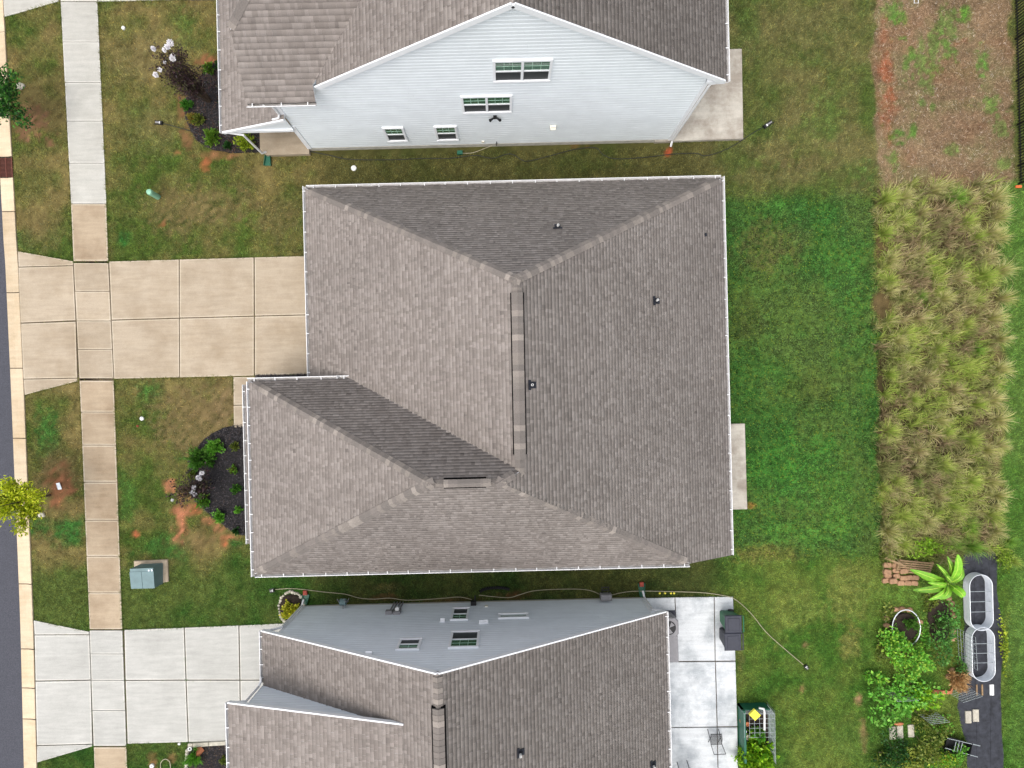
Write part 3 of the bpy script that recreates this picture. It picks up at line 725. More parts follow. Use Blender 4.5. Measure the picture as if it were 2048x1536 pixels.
def pl(axis, s, c0, c1):  # helper for plane heights: z = c0 + s*(coord - c1)
    return lambda x, y: c0 + s * ((x if axis == 'x' else y) - c1)

# ---------------- middle house
mh = empty('hip_roof_house', (0, 1, 0), 'middle house with hipped grey-brown shingle roof', 'house')
zF = lambda x, y: 2.5 + 0.5815 * (x + 7.79); zR = lambda x, y: 2.5 + 0.569 * (9.07 - x)
zN = lambda x, y: 2.5 + 1.021 * (8.67 - y)
wF = lambda x, y: 3.6 + 0.5556 * (x + 9.83); wS = lambda x, y: 3.6 + 1.0594 * (y + 6.63); wN = lambda x, y: 3.6 + 1.1326 * (0.86 - y)
def mk(f, *pts): return [(x, y, f(x, y)) for x, y in pts]
A = mk(zN, (-7.79, 8.67), (9.07, 8.67), (0.55, 3.92))
B_ = mk(zF, (-7.79, 8.67), (0.55, 3.92), (0.55, -2.45), (-5.90, 0.86), (-5.2, 0.42), (-7.79, 0.42))
Cw = mk(wN, (-9.83, 0.86), (-5.90, 0.86), (0.55, -2.45), (-0.17, -2.76), (-2.45, -2.76))
D = mk(wF, (-9.83, 0.86), (-2.45, -2.76), (-9.83, -6.63))
E_ = mk(wS, (-9.83, -6.63), (7.12, -6.63), (-0.17, -2.76), (-2.45, -2.76))
G = mk(zR, (9.07, 8.67), (0.55, 3.92), (0.55, -2.45), (-0.17, -2.76), (7.12, -6.63), (9.07, -6.63))
zP = lambda x, y: 2.5 + 0.58 * (x + 10.44)
H_ = mk(zP, (-10.44, 0.76), (-9.42, 0.76), (-9.42, -5.68), (-10.44, -5.68))
roof = deck([A, B_, Cw, D, E_, G, H_], mh, M_trim)
for i, (p, u) in enumerate(((A, (0, -1)), (B_, (1, 0)), (Cw, (0, -1)), (D, (1, 0)), (E_, (0, 1)), (G, (-1, 0)), (H_, (1, 0)))):
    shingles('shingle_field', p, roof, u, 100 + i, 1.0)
nA, nB, nC, nD, nE, nG = (0, 1.021, 1), (-.58, 0, 1), (0, 1.13, 1), (-.556, 0, 1), (0, -1.06, 1), (.569, 0, 1)
z7 = 7.35
for a, b, n1, n2 in (((-7.79, 8.67, 2.5), (0.55, 3.92, z7), nA, nB), ((9.07, 8.67, 2.5), (0.55, 3.92, z7), nA, nG), ((-9.83, 0.86, 3.6), (-2.45, -2.76, 7.7), nC, nD),
                     ((-9.83, -6.63, 3.6), (-2.45, -2.76, 7.7), nD, nE), ((7.12, -6.63, 3.6), (-0.17, -2.76, 7.7), nE, nG), ((0.5, -2.42, 7.38), (-0.17, -2.76, 7.72), nC, nG)):
    a, b = Vector(a), Vector(b); d = (b - a).normalized()
    caps(roof, a + d * 0.25, b, n1 if d.cross(Vector((0, 0, 1))).dot(Vector(n1)) < 0 else n2, n2 if d.cross(Vector((0, 0, 1))).dot(Vector(n1)) < 0 else n1)
ridge_vent(roof, (0.55, 3.47, z7 + 0.045), (0.52, -1.9, z7 + 0.045)); ridge_vent(roof, (-2.0, -2.76, 7.745), (-0.62, -2.76, 7.745), 0.34)
caps(roof, (0.55, 4.0, z7 - 0.02), (0.55, 3.45, z7), nG, nB); caps(roof, (0.55, 3.47, z7 + 0.065), (0.52, -1.88, z7 + 0.065), (.45, 0, 1), (-.45, 0, 1), w=0.19, step=0.2); caps(roof, (0.52, -1.8, z7), (0.5, -2.45, z7), nG, nB)
caps(roof, (-2.5, -2.76, 7.7), (-2.0, -2.76, 7.7), nC, nE, w=0.14); caps(roof, (-2.0, -2.76, 7.765), (-0.62, -2.76, 7.765), (0, .5, 1), (0, -.5, 1), w=0.125, step=0.15); caps(roof, (-0.6, -2.76, 7.7), (-0.15, -2.76, 7.7), nC, nE, w=0.14)
def on(px, py, f):
    z = 5.0
    for _ in range(20): p = P(px, py, z); z = f(p.x, p.y)
    return P(px, py, z)
pipe_vent(roof, on(1115, 454, zN), nA); pipe_vent(roof, on(1312, 602, zR), nG); pipe_vent(roof, on(1064, 770, zR), nG)
for px, py in ((1411, 470), (1424, 757), (1423, 1083)):    # patched spots and a scuff
    p = on(px, py, zR); MB().add([p + Vector((-.05, -.08, .06)), p + Vector((.06, -.05, .0)), p + Vector((.05, .09, .0)), p + Vector((-.06, .06, .06))], [(0, 1, 2, 3)]).build('roof_patch', M_flash if py < 700 else M_cap, roof)
gutter(mh, (-7.79, 8.67, 2.5), (9.07, 8.67, 2.5), (0, 1)); gutter(mh, (-7.79, 8.78, 2.5), (-7.79, 0.9, 2.5), (-1, 0)); gutter(mh, (9.07, 8.78, 2.5), (9.07, -6.63, 2.5), (1, 0), 0.8)
gutter(mh, (-9.95, 0.86, 3.6), (-5.98, 0.86, 3.6), (0, 1)); gutter(mh, (-9.83, 0.86, 3.6), (-9.83, -6.75, 3.6), (-1, 0), 0.75); gutter(mh, (-9.83, -6.63, 3.6), (7.12, -6.63, 3.6), (0, -1), 0.85)
gutter(mh, (-10.44, 0.78, 2.5), (-10.44, -5.70, 2.5), (-1, 0), 0.75)
MB().lathe([(0.05, 0.0), (0.05, 0.08), (0.0, 0.14)], (-6.42, 0.93, 3.6), 4).build('gutter_outlet', M_gutter, mh)
MB().box(-7.35, 8.6, 0.45, 8.25, 0.0, 2.42).build('wall', M_sidM, mh); MB().box(-9.0, 6.7, -6.2, 0.4, 0.0, 3.42).build('wall', M_sidM, mh)
MB().box(-7.38, 8.63, 0.46, 8.28, -0.03, 0.22).build('foundation', M_found, mh); MB().box(-9.03, 6.73, -6.23, 0.41, -0.03, 0.21).build('foundation', M_found, mh)
for y in (0.55, -2.4, -5.45): MB().box(-10.32, -10.17, y - 0.075, y + 0.075, 0, 2.4).build('porch_post', M_trim, mh)
MB().box(-10.36, -9.03, -5.6, 0.68, -0.02, 0.16).build('porch_floor', M_oldpatio, mh)
HARD += [[(-9.6, -6.3), (8.7, -6.3), (8.7, 8.35), (-7.5, 8.35), (-7.5, .8), (-9.6, .8)]]

# ---------------- upper house (only its lower part is in the frame)
th = empty('gable_house', (0, 16, 0), 'upper house with tall pale gable wall and grey-brown roof', 'house')
YT = 11.2; RY = 11.04; YE = 25.0
ax, az, lx, lz, rx_, rz_ = 0.55, 10.72, -6.25, 6.15, 8.2, 5.82
mF = (az - lz) / (ax - lx); mR = (az - rz_) / (rx_ - ax)
tF = lambda x, y: lz + mF * (x - lx); tR = lambda x, y: rz_ + mR * (rx_ - x); tS = lambda x, y: 5.75 + 0.65 * (y - 10.7)
tPo = lambda x, y: 2.75 + 0.36 * (x + 11.0)
T1 = mk(tF, (lx, RY), (ax, RY), (ax, YE), (lx, YE)); T2 = mk(tR, (ax, RY), (rx_, RY), (rx_, YE), (ax, YE))
vx = lambda y: lx + (tS(0, y) - lz) / mF
T3 = mk(tS, (-8.88, 10.7), (-6.42, 10.7), (-6.42, 11.2), (vx(11.4), 11.4), (vx(15.4), 15.4), (-6.16, 15.4), (-8.88, 12.68))
hipd = Vector((0.83, 0.62, 0.56))
T4 = [(-8.88, 12.68, tS(0, 12.68)), (-6.16, 15.4, tS(0, 15.4)), (-6.16, 19.0, tS(0, 15.4)), (-8.88, 19, tS(0, 12.68))]
T5 = mk(tPo, (-11.0, 10.95), (-8.2, 10.95), (-8.2, YE), (-11.0, YE))
troof = deck([T1, T2], th, M_trim, t=0.2); troof2 = deck([T3, T4, T5], th, M_trim, 'porch_roof', t=0.12)
shingles('shingle_field', T1, troof, (1, 0), 201, 0.98, 0.155); shingles('shingle_field', T2, troof, (-1, 0), 202, 0.80, 0.155); shingles('shingle_field', T3, troof2, (0, 1), 203, 0.92, 0.19)  # rear slope toned down: its turned-away shade is put into the shingle colour
shingles('shingle_field', T4, troof2, (1, 0), 204, 0.95, 0.19); shingles('shingle_field', T5, troof2, (1, 0), 205, 0.95, 0.16)
a, b = Vector(T4[0]), Vector(T4[1]); caps(troof2, a, b, (-0.9, 0, 1), (0, -.9, 1), w=0.16)
caps(troof, (ax, RY + 0.3, az), (ax, 18, az), (.64, 0, 1), (-.67, 0, 1))
# gable wall
def profT(z):
    if z < 5.6: return (-8.26, 7.63)
    if z < lz: return (-8.26 if z < 5.75 else -6.3, min(7.63, rx_ - (z - rz_) / mR) if z > rz_ - 0.2 else 7.63)
    return (max(-6.6, lx + (z - lz) / mF), min(7.63, rx_ - (z - rz_) / mR))
wallT = MB().box(-8.24, 7.61, YT + 0.01, 24.5, 0.25, 5.0).add([(-6.2, YT + .01, 5.0), (7.6, YT + .01, 5.0), (7.6, YT + .01, 6.0), (ax, YT + .01, az - .15), (-6.2, YT + .01, 6.0)], [(0, 1, 2, 3, 4)]).build('wall', M_sidT, th, recenter=False)
siding(wallT, profT, YT, -1, M_sidT, 0.30, az - 0.1)
MB().box(-8.3, 7.66, YT - 0.035, 24.5, -0.03, 0.30).build('foundation', M_found, th)
for (xa, za, xb, zb) in ((lx - 0.02, lz, ax, az), (rx_ - 0.1, rz_ + 0.06, ax, az)):
    MB().bar((xa, RY - 0.01, za - 0.07), (xb, RY - 0.01, zb - 0.07), 0.05, 0.22).build('rake_board', M_trim, th, recenter=False)
    MB().bar((xa, RY + 0.10, za - 0.17), (xb, RY + 0.10, zb - 0.17), 0.16, 0.02).build('rake_soffit', M_trim, th, recenter=False)
MB().box(7.55, 7.68, YT - 0.05, YT + 0.1, 0.25, 5.75).build('corner_board', M_trim, th); MB().box(-8.34, -8.16, YT - 0.05, YT + 0.1, 0.25, 2.62).build('corner_board', M_trim, th); MB().box(-8.34, -8.16, YT - 0.05, YT + 0.1, 3.5, 5.6).build('corner_board', M_trim, th)
MB().box(7.55, 8.22, RY + 0.02, YT + 0.3, 5.58, 5.74).build('eave_return', M_trim, th)
px0, pz0 = PW(984, 118, YT); px1, pz1 = PW(1100, 158, YT); window(th, px0 + 0.02, px1 - 0.0, pz1, pz0, YT - 0.02, -1, 2)
px0, pz0 = PW(920.5, 190, YT); px1, pz1 = PW(1023.5, 221, YT); window(th, px0, px1, pz1, pz0, YT - 0.02, -1, 2)
for q in ((763.5, 253, 816, 279), (867, 250.5, 917.5, 277)):
    px0, pz0 = PW(q[0], q[1], YT); px1, pz1 = PW(q[2], q[3], YT); window(th, px0, px1, pz1, pz0, YT - 0.02, -1, 1)
gutter(th, (-8.88, 10.7, 5.75), (-6.42, 10.7, 5.75), (0, -1), 1.1); gutter(th, (rx_, RY, rz_), (rx_, YE, rz_), (1, 0)); gutter(th, (-11.0, 10.93, 2.75), (-11.0, YE, 2.75), (-1, 0), 0.8)
# porch gable end, beam, posts, floor
MB().add([(-10.95, 11.1, 2.52), (-8.26, 11.1, 2.52), (-8.26, 11.1, 3.55), (-10.95, 11.1, 2.66)], [(0, 1, 2, 3)]).build('porch_gable', M_sidT, th, recenter=False)
MB().bar((-11.0, 10.93, 2.71), (-8.2, 10.93, 3.72), 0.06, 0.15).build('rake_board', M_trim, th, recenter=False)
MB().box(-10.9, -8.26, 11.04, 11.3, 2.38, 2.54).build('porch_beam', M_trim, th)
for y in (12.6, 15.0, 17.4): MB().box(-10.85, -10.68, y - 0.08, y + 0.08, 0, 2.4).build('porch_post', M_trim, th)
MB().prism([(-10.45, 11.2), (-10.2, 10.95), (-8.28, 10.95), (-8.28, 18), (-10.45, 18)], -0.02, 0.24, 0.02).build('porch_floor', M_tan, th)
HARD += [[(-10.55, 10.9), (7.7, 10.95), (7.7, 25), (-10.55, 25)]]
downspout(th, [(-8.3, 10.62, 5.66), (-8.36, 11.08, 5.4), (-8.36, 11.12, 3.85), (-8.45, 11.05, 3.66), (-8.72, 11.04, 3.58)])
g1 = P(537, 304, 0.05)
downspout(th, [(-11.05, 11.0, 2.66), (-10.86, 11.0, 2.55), (-10.35, 10.98, 2.35), (-10.3, 10.96, 0.4), (g1.x, g1.y, 0.12)])
downspout(th, [(8.22, RY + 0.05, 5.72), (7.78, RY + 0.1, 5.45), (7.74, YT - 0.08, 5.3), (7.72, YT - 0.08, 0.3), (7.70, 10.95, 0.08)])
# wall fittings of the upper house
def wall_box(name, px, py, Y, face, w, h, d, mat_, parent, hood=False):
    x, z = PW(px, py, Y); y0, y1 = sorted((Y, Y + face * d))
    mb = MB().box(x - w / 2, x + w / 2, y0, y1, z - h / 2, z + h / 2)
    if hood:
        yy = Y + face * d; mb.add([(x - w * .6, Y, z + h * .55), (x + w * .6, Y, z + h * .55), (x + w * .5, yy + face * .06, z + h * .1), (x - w * .5, yy + face * .06, z + h * .1), (x - w * .5, yy, z - h * .3), (x + w * .5, yy, z - h * .3)], [(0, 1, 2, 3), (3, 2, 5, 4)])
    return mb.build(name, mat_, parent)
wall_box('vent_hood', 1106, 252, YT, -1, 0.22, 0.26, 0.12, M_cream, th, True); wall_box('outlet_box', 966, 282, YT, -1, 0.12, 0.12, 0.07, M_cream, th)
x, z = PW(990, 231, YT)
lt = MB().box(x - .07, x + .07, YT - .12, YT, z - .06, z + .08).build('flood_light', M_black, th)
for s in (-1, 1): MB().tube([(x + s * .06, YT - .1, z), (x + s * .16, YT - .16, z - .02), (x + s * .2, YT - .2, z + .02)], [.03, .05, .065], 10).build('lamp_head', M_black, lt)
x, z = PW(993, 288, YT)
MB().tube([(x, YT, .5), (x, YT - .12, .5), (x, YT - .14, .36)], .018, 8).tube([(x - .05, YT - .12, .52), (x + .05, YT - .12, .52)], .012, 6).build('hose_tap', M_black, th)

# ---------------- lower house
bh = empty('gable_house', (-2, -14, 0), 'lower house with blue-grey gable wall and grey-brown roof', 'house')
YB = -9.05; RB = -8.94; YS = -24.0
bx_, bz_, blx, blz, brx, brz = -2.35, 7.78, -9.66, 3.38, 6.42, 2.25
nF = (bz_ - blz) / (bx_ - blx); nR = (bz_ - brz) / (brx - bx_)
bF = lambda x, y: blz + nF * (x - blx); bR = lambda x, y: brz + nR * (brx - x); wz = lambda x, y: 5.12 + 0.283 * (x + 10.3)
U1 = mk(bF, (blx, RB), (bx_, RB), (bx_, YS), (blx, YS)); U2 = mk(bR, (bx_, RB), (brx, RB), (brx, YS), (bx_, YS)); U3 = mk(wz, (-10.3, -10.93), (-3.5, -10.93), (-3.5, YS), (-10.3, YS))
broof = deck([U1, U2], bh, M_trim, t=0.16); broof2 = deck([U3], bh, M_trim, 'wing_roof', t=0.12)
shingles('shingle_field', U1, broof, (1, 0), 301, 0.96, 0.15); shingles('shingle_field', U2, broof, (-1, 0), 302, 0.92, 0.15); shingles('shingle_field', U3, broof2, (1, 0), 303, 0.96, 0.15)  # rear slope slightly darker, shade put into its tone
caps(broof, (bx_, RB - 0.1, bz_), (bx_, -10.1, bz_), (.62, 0, 1), (-.62, 0, 1)); ridge_vent(broof, (bx_, -10.0, bz_ + 0.045), (bx_, -20, bz_ + 0.045), 0.46)
caps(broof, (bx_, -10.05, bz_ + 0.065), (bx_, -16, bz_ + 0.065), (.45, 0, 1), (-.45, 0, 1), w=0.19, step=0.2)
def profB(z):
    a = -9.02 if z < blz + nF * 0.64 else blx + (z - blz) / nF
    b = 5.94 if z < brz + nR * 0.48 else brx - (z - brz) / nR
    return (a, b)
wallB = MB().box(-9.0, 5.92, -23.5, YB - 0.01, 0.2, 2.5).add([(-9, YB - .01, 2.5), (5.9, YB - .01, 2.5), (bx_, YB - .01, bz_ - .15), (-9, YB - .01, 3.6)], [(3, 2, 1, 0)]).build('wall', M_sidB, bh, recenter=False)
siding(wallB, profB, YB, 1, M_sidB, 0.14, bz_ - 0.12)
MB().box(-9.05, 5.97, -23.5, YB + 0.03, -0.03, 0.14).build('foundation', M_found, bh)
for (xa, za) in ((blx - 0.02, blz), (brx, brz + 0.03)):
    MB().bar((xa, RB + 0.012, za - 0.055), (bx_, RB + 0.012, bz_ - 0.055), 0.05, 0.19).build('rake_board', M_trim, bh, recenter=False)
MB().box(-9.06, -8.94, YB - 0.1, YB + 0.04, 0.12, 3.6).build('corner_board', M_trim, bh); MB().box(5.86, 5.98, YB - 0.1, YB + 0.04, 0.12, 2.4).build('corner_board', M_trim, bh)
MB().box(5.9, 6.4, YB - 0.25, RB - 0.02, 2.0, 2.12).build('eave_return', M_trim, bh)
for q, kw in (((905.5, 1219, 936, 1242), dict(grid=(2, 2))), ((903, 1266, 957, 1297.5), dict(grid=(3, 2))), ((800, 1281, 838, 1302), dict(grid=(2, 2)))):
    px0, pz0 = PW(q[0], q[1], YB); px1, pz1 = PW(q[2], q[3], YB); window(bh, px0, px1, pz0, pz1, YB + 0.02, 1, 1, **kw)
px0, pz0 = PW(996.5, 1230.5, YB); px1, pz1 = PW(1058, 1238, YB); window(bh, px0, px1, pz0, pz1, YB + 0.02, 1, 1, trim=0.1, sash=False)
# wing wall between the two roofs
MB().add([(-9.71, -11.1, 0.1), (-3.7, -11.1, 0.1), (-3.7, -11.1, 7.0), (-9.71, -11.1, 5.2)], [(3, 2, 1, 0)]).box(-9.71, -4, -23.5, -11.11, 0.0, 5.0).build('wall', M_sidB, bh, recenter=False)
siding(wallB, lambda z: (-9.72, -3.7) if z < 5.2 else (-9.72 + max(0, (z - 5.2)) / 0.283, -3.7), -11.1, 1, M_sidB, 0.2, 6.9)
MB().bar((-10.32, -10.915, 5.08), (-3.6, -10.915, 6.99), 0.05, 0.17).build('rake_board', M_trim, bh, recenter=False)
gutter(bh, (blx, RB, blz), (blx, -11.0, blz), (-1, 0), 0.75); gutter(bh, (-10.3, -10.93, 5.12), (-10.3, YS, 5.12), (-1, 0), 0.7); gutter(bh, (brx, RB, brz), (brx, YS, brz), (1, 0), 0.8)
downspout(bh, [(-9.76, -9.0, 3.25), (-9.3, -8.98, 3.1), (-9.05, -8.95, 2.95), (-9.05, -8.93, 0.35), (-9.05, -8.75, 0.1)])
downspout(bh, [(-10.36, -11.0, 4.98), (-9.8, -11.03, 4.8), (-9.78, -11.02, 3.62), (-9.74, -10.9, 3.5), (-9.74, -10.72, 3.45)])
downspout(bh, [(6.46, -8.95, 2.15), (6.08, -8.95, 2.0), (6.0, -8.96, 1.9), (6.0, -8.93, 0.3), (5.98, -8.72, 0.1)])
for q in ((885, 1244), (963, 1248), (972, 1247)): wall_box('vent_hood', q[0], q[1], YB, 1, 0.18, 0.2, 0.10, M_trim, bh, True)
wall_box('vent_hood', 738, 1312, YB, 1, 0.22, 0.22, 0.12, M_trim, bh, True); wall_box('outlet_box', 973, 1214, YB, 1, 0.14, 0.16, 0.07, M_cream, bh)
pipe_vent(broof, on(1041, 1504, bR), (.64, 0, 1)); pipe_vent(broof, on(1306, 1528, bR), (.64, 0, 1))
# power meter with conduits
x, z = PW(787, 1222, YB)
me_ = MB().box(x - .26, x + .02, YB, YB + .16, 1.25, 1.5).build('meter_box', M_grey_ac, bh); MB().box(x + .06, x + .36, YB, YB + .14, 1.1, 1.55).build('breaker_box', M_grey_ac, bh)
MB().lathe([(.09, 0), (.09, .1), (.05, .12)], (x + .22, YB + .2, 1.3), 14).build('meter_dial', M_pipe, me_)
for k in range(4): MB().tube([(x - .12 + k * .13, YB + .07, 1.2), (x - .12 + k * .13, YB + .07, 0.0)], .03, 8).build('conduit', M_grey_ac, me_)
HARD += [[(-9.1, -8.98), (6.0, -8.98), (6.0, -24), (-9.7, -24)]]

# ------------------------------------------------------------------ lawn blades, clover, straw
def tri_blades(x, y, z, ang, ln, wd, lean, col, tipmul=1.25):
    """one tapering blade per point"""
    dx, dy = np.cos(ang), np.sin(ang); n = len(x)
    V = np.empty((n, 3, 3), np.float32)
    V[:, 0] = np.stack([x - dy * wd / 2, y + dx * wd / 2, z], 1); V[:, 1] = np.stack([x + dy * wd / 2, y - dx * wd / 2, z], 1)
    V[:, 2] = np.stack([x + dx * ln * np.sin(lean), y + dy * ln * np.sin(lean), z + ln * np.cos(lean)], 1)
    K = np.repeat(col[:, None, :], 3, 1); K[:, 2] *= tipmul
    return V.reshape(-1, 3), np.arange(3 * n, dtype=np.int32).reshape(-1, 3), K.reshape(-1, 3)
def hard_mask(x, y):
    m = np.zeros(x.shape, bool)
    for poly in HARD:
        a = np.array([(p[0], p[1]) for p in poly]); lo, hi = a.min(0), a.max(0)
        s = (x > lo[0]) & (x < hi[0]) & (y > lo[1]) & (y < hi[1]) & ~m
        if s.any():
            idx = np.where(s)[0]; m[idx[inpoly(x[idx], y[idx], poly)]] = True
    return m
def merge(parts):
    V = []; F = []; K = []; o = 0
    for v, f, k in parts: V.append(v); F.append(f + o); K.append(k); o += len(v)
    return np.concatenate(V), np.concatenate(F), np.concatenate(K)

# beds and covers that grass must avoid
BED_M = [(500, 850), (470, 851), (440, 858), (415, 874), (392, 898), (378, 930), (377, 960), (384, 985), (402, 1012), (428, 1036), (460, 1058), (498, 1071), (560, 1071), (560, 850)]
BED_T = [(455, 122), (425, 128), (402, 150), (388, 180), (374, 196), (368, 222), (384, 262), (404, 288), (440, 303), (490, 306), (530, 301), (575, 290), (575, 120)]
BED_B = [(376, 1489), (455, 1484), (560, 1484), (560, 1600), (370, 1600)]
FABRIC = [(1926, 1112), (1958, 1104), (1990, 1106), (1994, 1180), (2002, 1240), (2006, 1300), (2000, 1370), (2004, 1460), (2000, 1600), (1945, 1600), (1932, 1490), (1918, 1440), (1916, 1400), (1924, 1340), (1928, 1250)]
def smooth_poly(pts, k=3, jit=0.05):
    w = [P(*p) for p in pts]; n = len(w); out = []
    for i in range(n):
        for j in range(k):
            t = j / k; p0, p1, p2, p3 = w[i - 1], w[i], w[(i + 1) % n], w[(i + 2) % n]
            q = 0.5 * ((2 * p1) + (p2 - p0) * t + (2 * p0 - 5 * p1 + 4 * p2 - p3) * t * t + (3 * p1 - p0 - 3 * p2 + p3) * t ** 3)
            out.append((q.x + random.uniform(-jit, jit), q.y + random.uniform(-jit, jit)))
    return out
bedM, bedT, bedB, fabr = smooth_poly(BED_M), smooth_poly(BED_T), [tuple(P(*p)[:2]) for p in BED_B], smooth_poly(FABRIC, 3, 0.04)
HARD += [bedM, bedT, bedB, fabr]

def lawn():
    n = 1500000
    x = rng.uniform(-22.6, 23.6, n); y = rng.uniform(-17.8, 18.9, n)
    m = ~hard_mask(x, y); x, y = x[m], y[m]
    so, me, cl, st = zones(x, y)
    keep = rng.random(len(x)) < (1 - so * 0.9) * (1 - me) * (1 - 0.35 * cl)
    x, y = x[keep], y[keep]; so, me, cl, st = [q[keep] for q in (so, me, cl, st)]
    c = cmap(x, y); n = len(x)
    # bare clay and dry spots carry fewer blades
    green = c[:, 1] - c[:, 0] * 0.92
    keep = rng.random(n) < np.clip(0.55 + green * 14, 0.06, 0.9); x, y, c = x[keep], y[keep], c[keep]; n = len(x)
    tall = fbm(x, y, 0.8, 3)
    ln = rng.uniform(0.05, 0.14, n) * (0.6 + 0.8 * tall); wd = rng.uniform(0.012, 0.030, n); lean = rng.uniform(0.5, 1.35, n)
    hue = rng.normal(0, 1, (n, 1)).astype(np.float32)
    c = c * (1.36 + 0.42 * rng.normal(0, 1, (n, 1))).clip(0.4, 2.2) * np.concatenate([1 + 0.10 * hue, 1 + 0.02 * hue, 1 - 0.12 * hue], 1).clip(0.5, 1.6)
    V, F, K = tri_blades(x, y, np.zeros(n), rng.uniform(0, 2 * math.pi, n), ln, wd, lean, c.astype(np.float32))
    return np_mesh('lawn_grass', V, F, K)

def edge_tufts():
    """longer unmown grass creeping over the edges of the slabs"""
    X = []; Y = []; A = []
    for poly in HARD[:N_SLABS]:
        c = np.mean(np.array(poly), 0); k = len(poly)
        for i in range(k):
            a, b = np.array(poly[i]), np.array(poly[(i + 1) % k]); L = np.linalg.norm(b - a); m = int(L * 90)
            if m < 1: continue
            d = (b - a) / L; nn = np.array([d[1], -d[0]]); nn = nn if np.dot(nn, (a + b) / 2 - c) > 0 else -nn
            t = rng.uniform(0, 1, m)[:, None]; q = a + (b - a) * t + nn * rng.uniform(0.01, 0.06, (m, 1)); X.append(q[:, 0]); Y.append(q[:, 1]); A.append(np.full(m, math.atan2(-nn[1], -nn[0])))
    x, y, a = np.concatenate(X), np.concatenate(Y), np.concatenate(A); m = ~hard_mask(x, y) & ~hard_mask(x - 0.14 * np.cos(a), y - 0.14 * np.sin(a)) & (np.abs(x) < 24) & (np.abs(y) < 20); x, y, a = x[m], y[m], a[m]
    m = rng.random(len(x)) < np.clip((fbm(x, y, 2.2, 3) - 0.36) * 5, 0.05, 1); x, y, a = x[m], y[m], a[m]; n = len(x)
    c = cmap(x, y) * rng.uniform(0.8, 1.5, (n, 1)) * np.array([0.92, 1.05, 0.85])
    V, F, K = tri_blades(x, y, np.zeros(n), a + rng.normal(0, 1.0, n), rng.uniform(0.08, 0.19, n), rng.uniform(0.014, 0.03, n), rng.uniform(0.3, 1.1, n), c.astype(np.float32))
    return np_mesh('edge_grass', V, F, K)
def clover():
    n = 420000
    x = rng.uniform(X_back - 1.6, X_mead + 0.5, n); y = rng.uniform(Y_cl1 - 1.2, Y_cl0 + 1.5, n)
    m = ~hard_mask(x, y); x, y = x[m], y[m]
    _, _, cl, _ = zones(x, y); d = fbm(x, y, 1.1, 4); d2 = fbm(x + 5, y + 5, 7.0, 2)
    keep = rng.random(len(x)) < cl * np.clip((d - 0.32) * 4.5, 0.15, 1) * np.clip((d2 - 0.30) * 3.6, 0.08, 1); x, y, d = x[keep], y[keep], d[keep]; n = len(x)
    c = cmap(x, y); c = c * np.array([1.05, 1.12, 0.95]) * rng.uniform(0.85, 1.6, (n, 1))
    yel = rng.random(n) < 0.10; c[yel] = C(120, 140, 50) * rng.uniform(0.7, 1.1, (yel.sum(), 1))
    a = rng.uniform(0, 6.28, n); s = rng.uniform(0.020, 0.040, n); z = rng.uniform(0.01, 0.075, n) * (0.5 + d); tl = rng.uniform(-0.02, 0.02, (n, 2))
    V = np.empty((n, 4, 3), np.float32)
    for k in range(4):
        r = s * (1.0 if k % 2 == 0 else 0.72)
        V[:, k, 0] = x + r * np.cos(a + k * math.pi / 2); V[:, k, 1] = y + r * np.sin(a + k * math.pi / 2); V[:, k, 2] = z + tl[:, 0] * np.cos(k * 1.57) + tl[:, 1] * np.sin(k * 1.57)
    return np_mesh('clover', V.reshape(-1, 3), np.arange(4 * n, dtype=np.int32).reshape(-1, 4), np.repeat(c.astype(np.float32), 4, 0))

def straw():
    n = 90000
    x = rng.uniform(X_soil - 0.4, X_fence + 0.3, n); y = rng.uniform(Y_mead - 0.5, 18.9, n)
    so, _, _, _ = zones(x, y); keep = rng.random(n) < so * 0.8; x, y = x[keep], y[keep]; n = len(x)
    c = cmap(x, y); pal = np.array([C(150, 124, 96), C(108, 86, 64), C(190, 166, 134), C(80, 64, 48), C(230, 220, 204)]); w = rng.choice(5, n, p=[.32, .28, .2, .17, .03])
    green = (c[:, 1] > c[:, 0]); k = np.where(green[:, None], c * 1.3, pal[w] * .72 + c * .4) * rng.uniform(0.75, 1.2, (n, 1))
    ln = np.where(green, rng.uniform(.05, .12, n), rng.uniform(0.06, 0.20, n)); wd = np.where(green, .025, rng.uniform(0.008, 0.02, n)); lean = np.where(green, rng.uniform(.4, 1.3, n), rng.uniform(1.2, 1.56, n))
    V, F, K = tri_blades(x, y, np.full(n, 0.012), rng.uniform(0, 6.28, n), ln, wd, lean, k.astype(np.float32), 1.0)
    return np_mesh('straw', V, F, K)

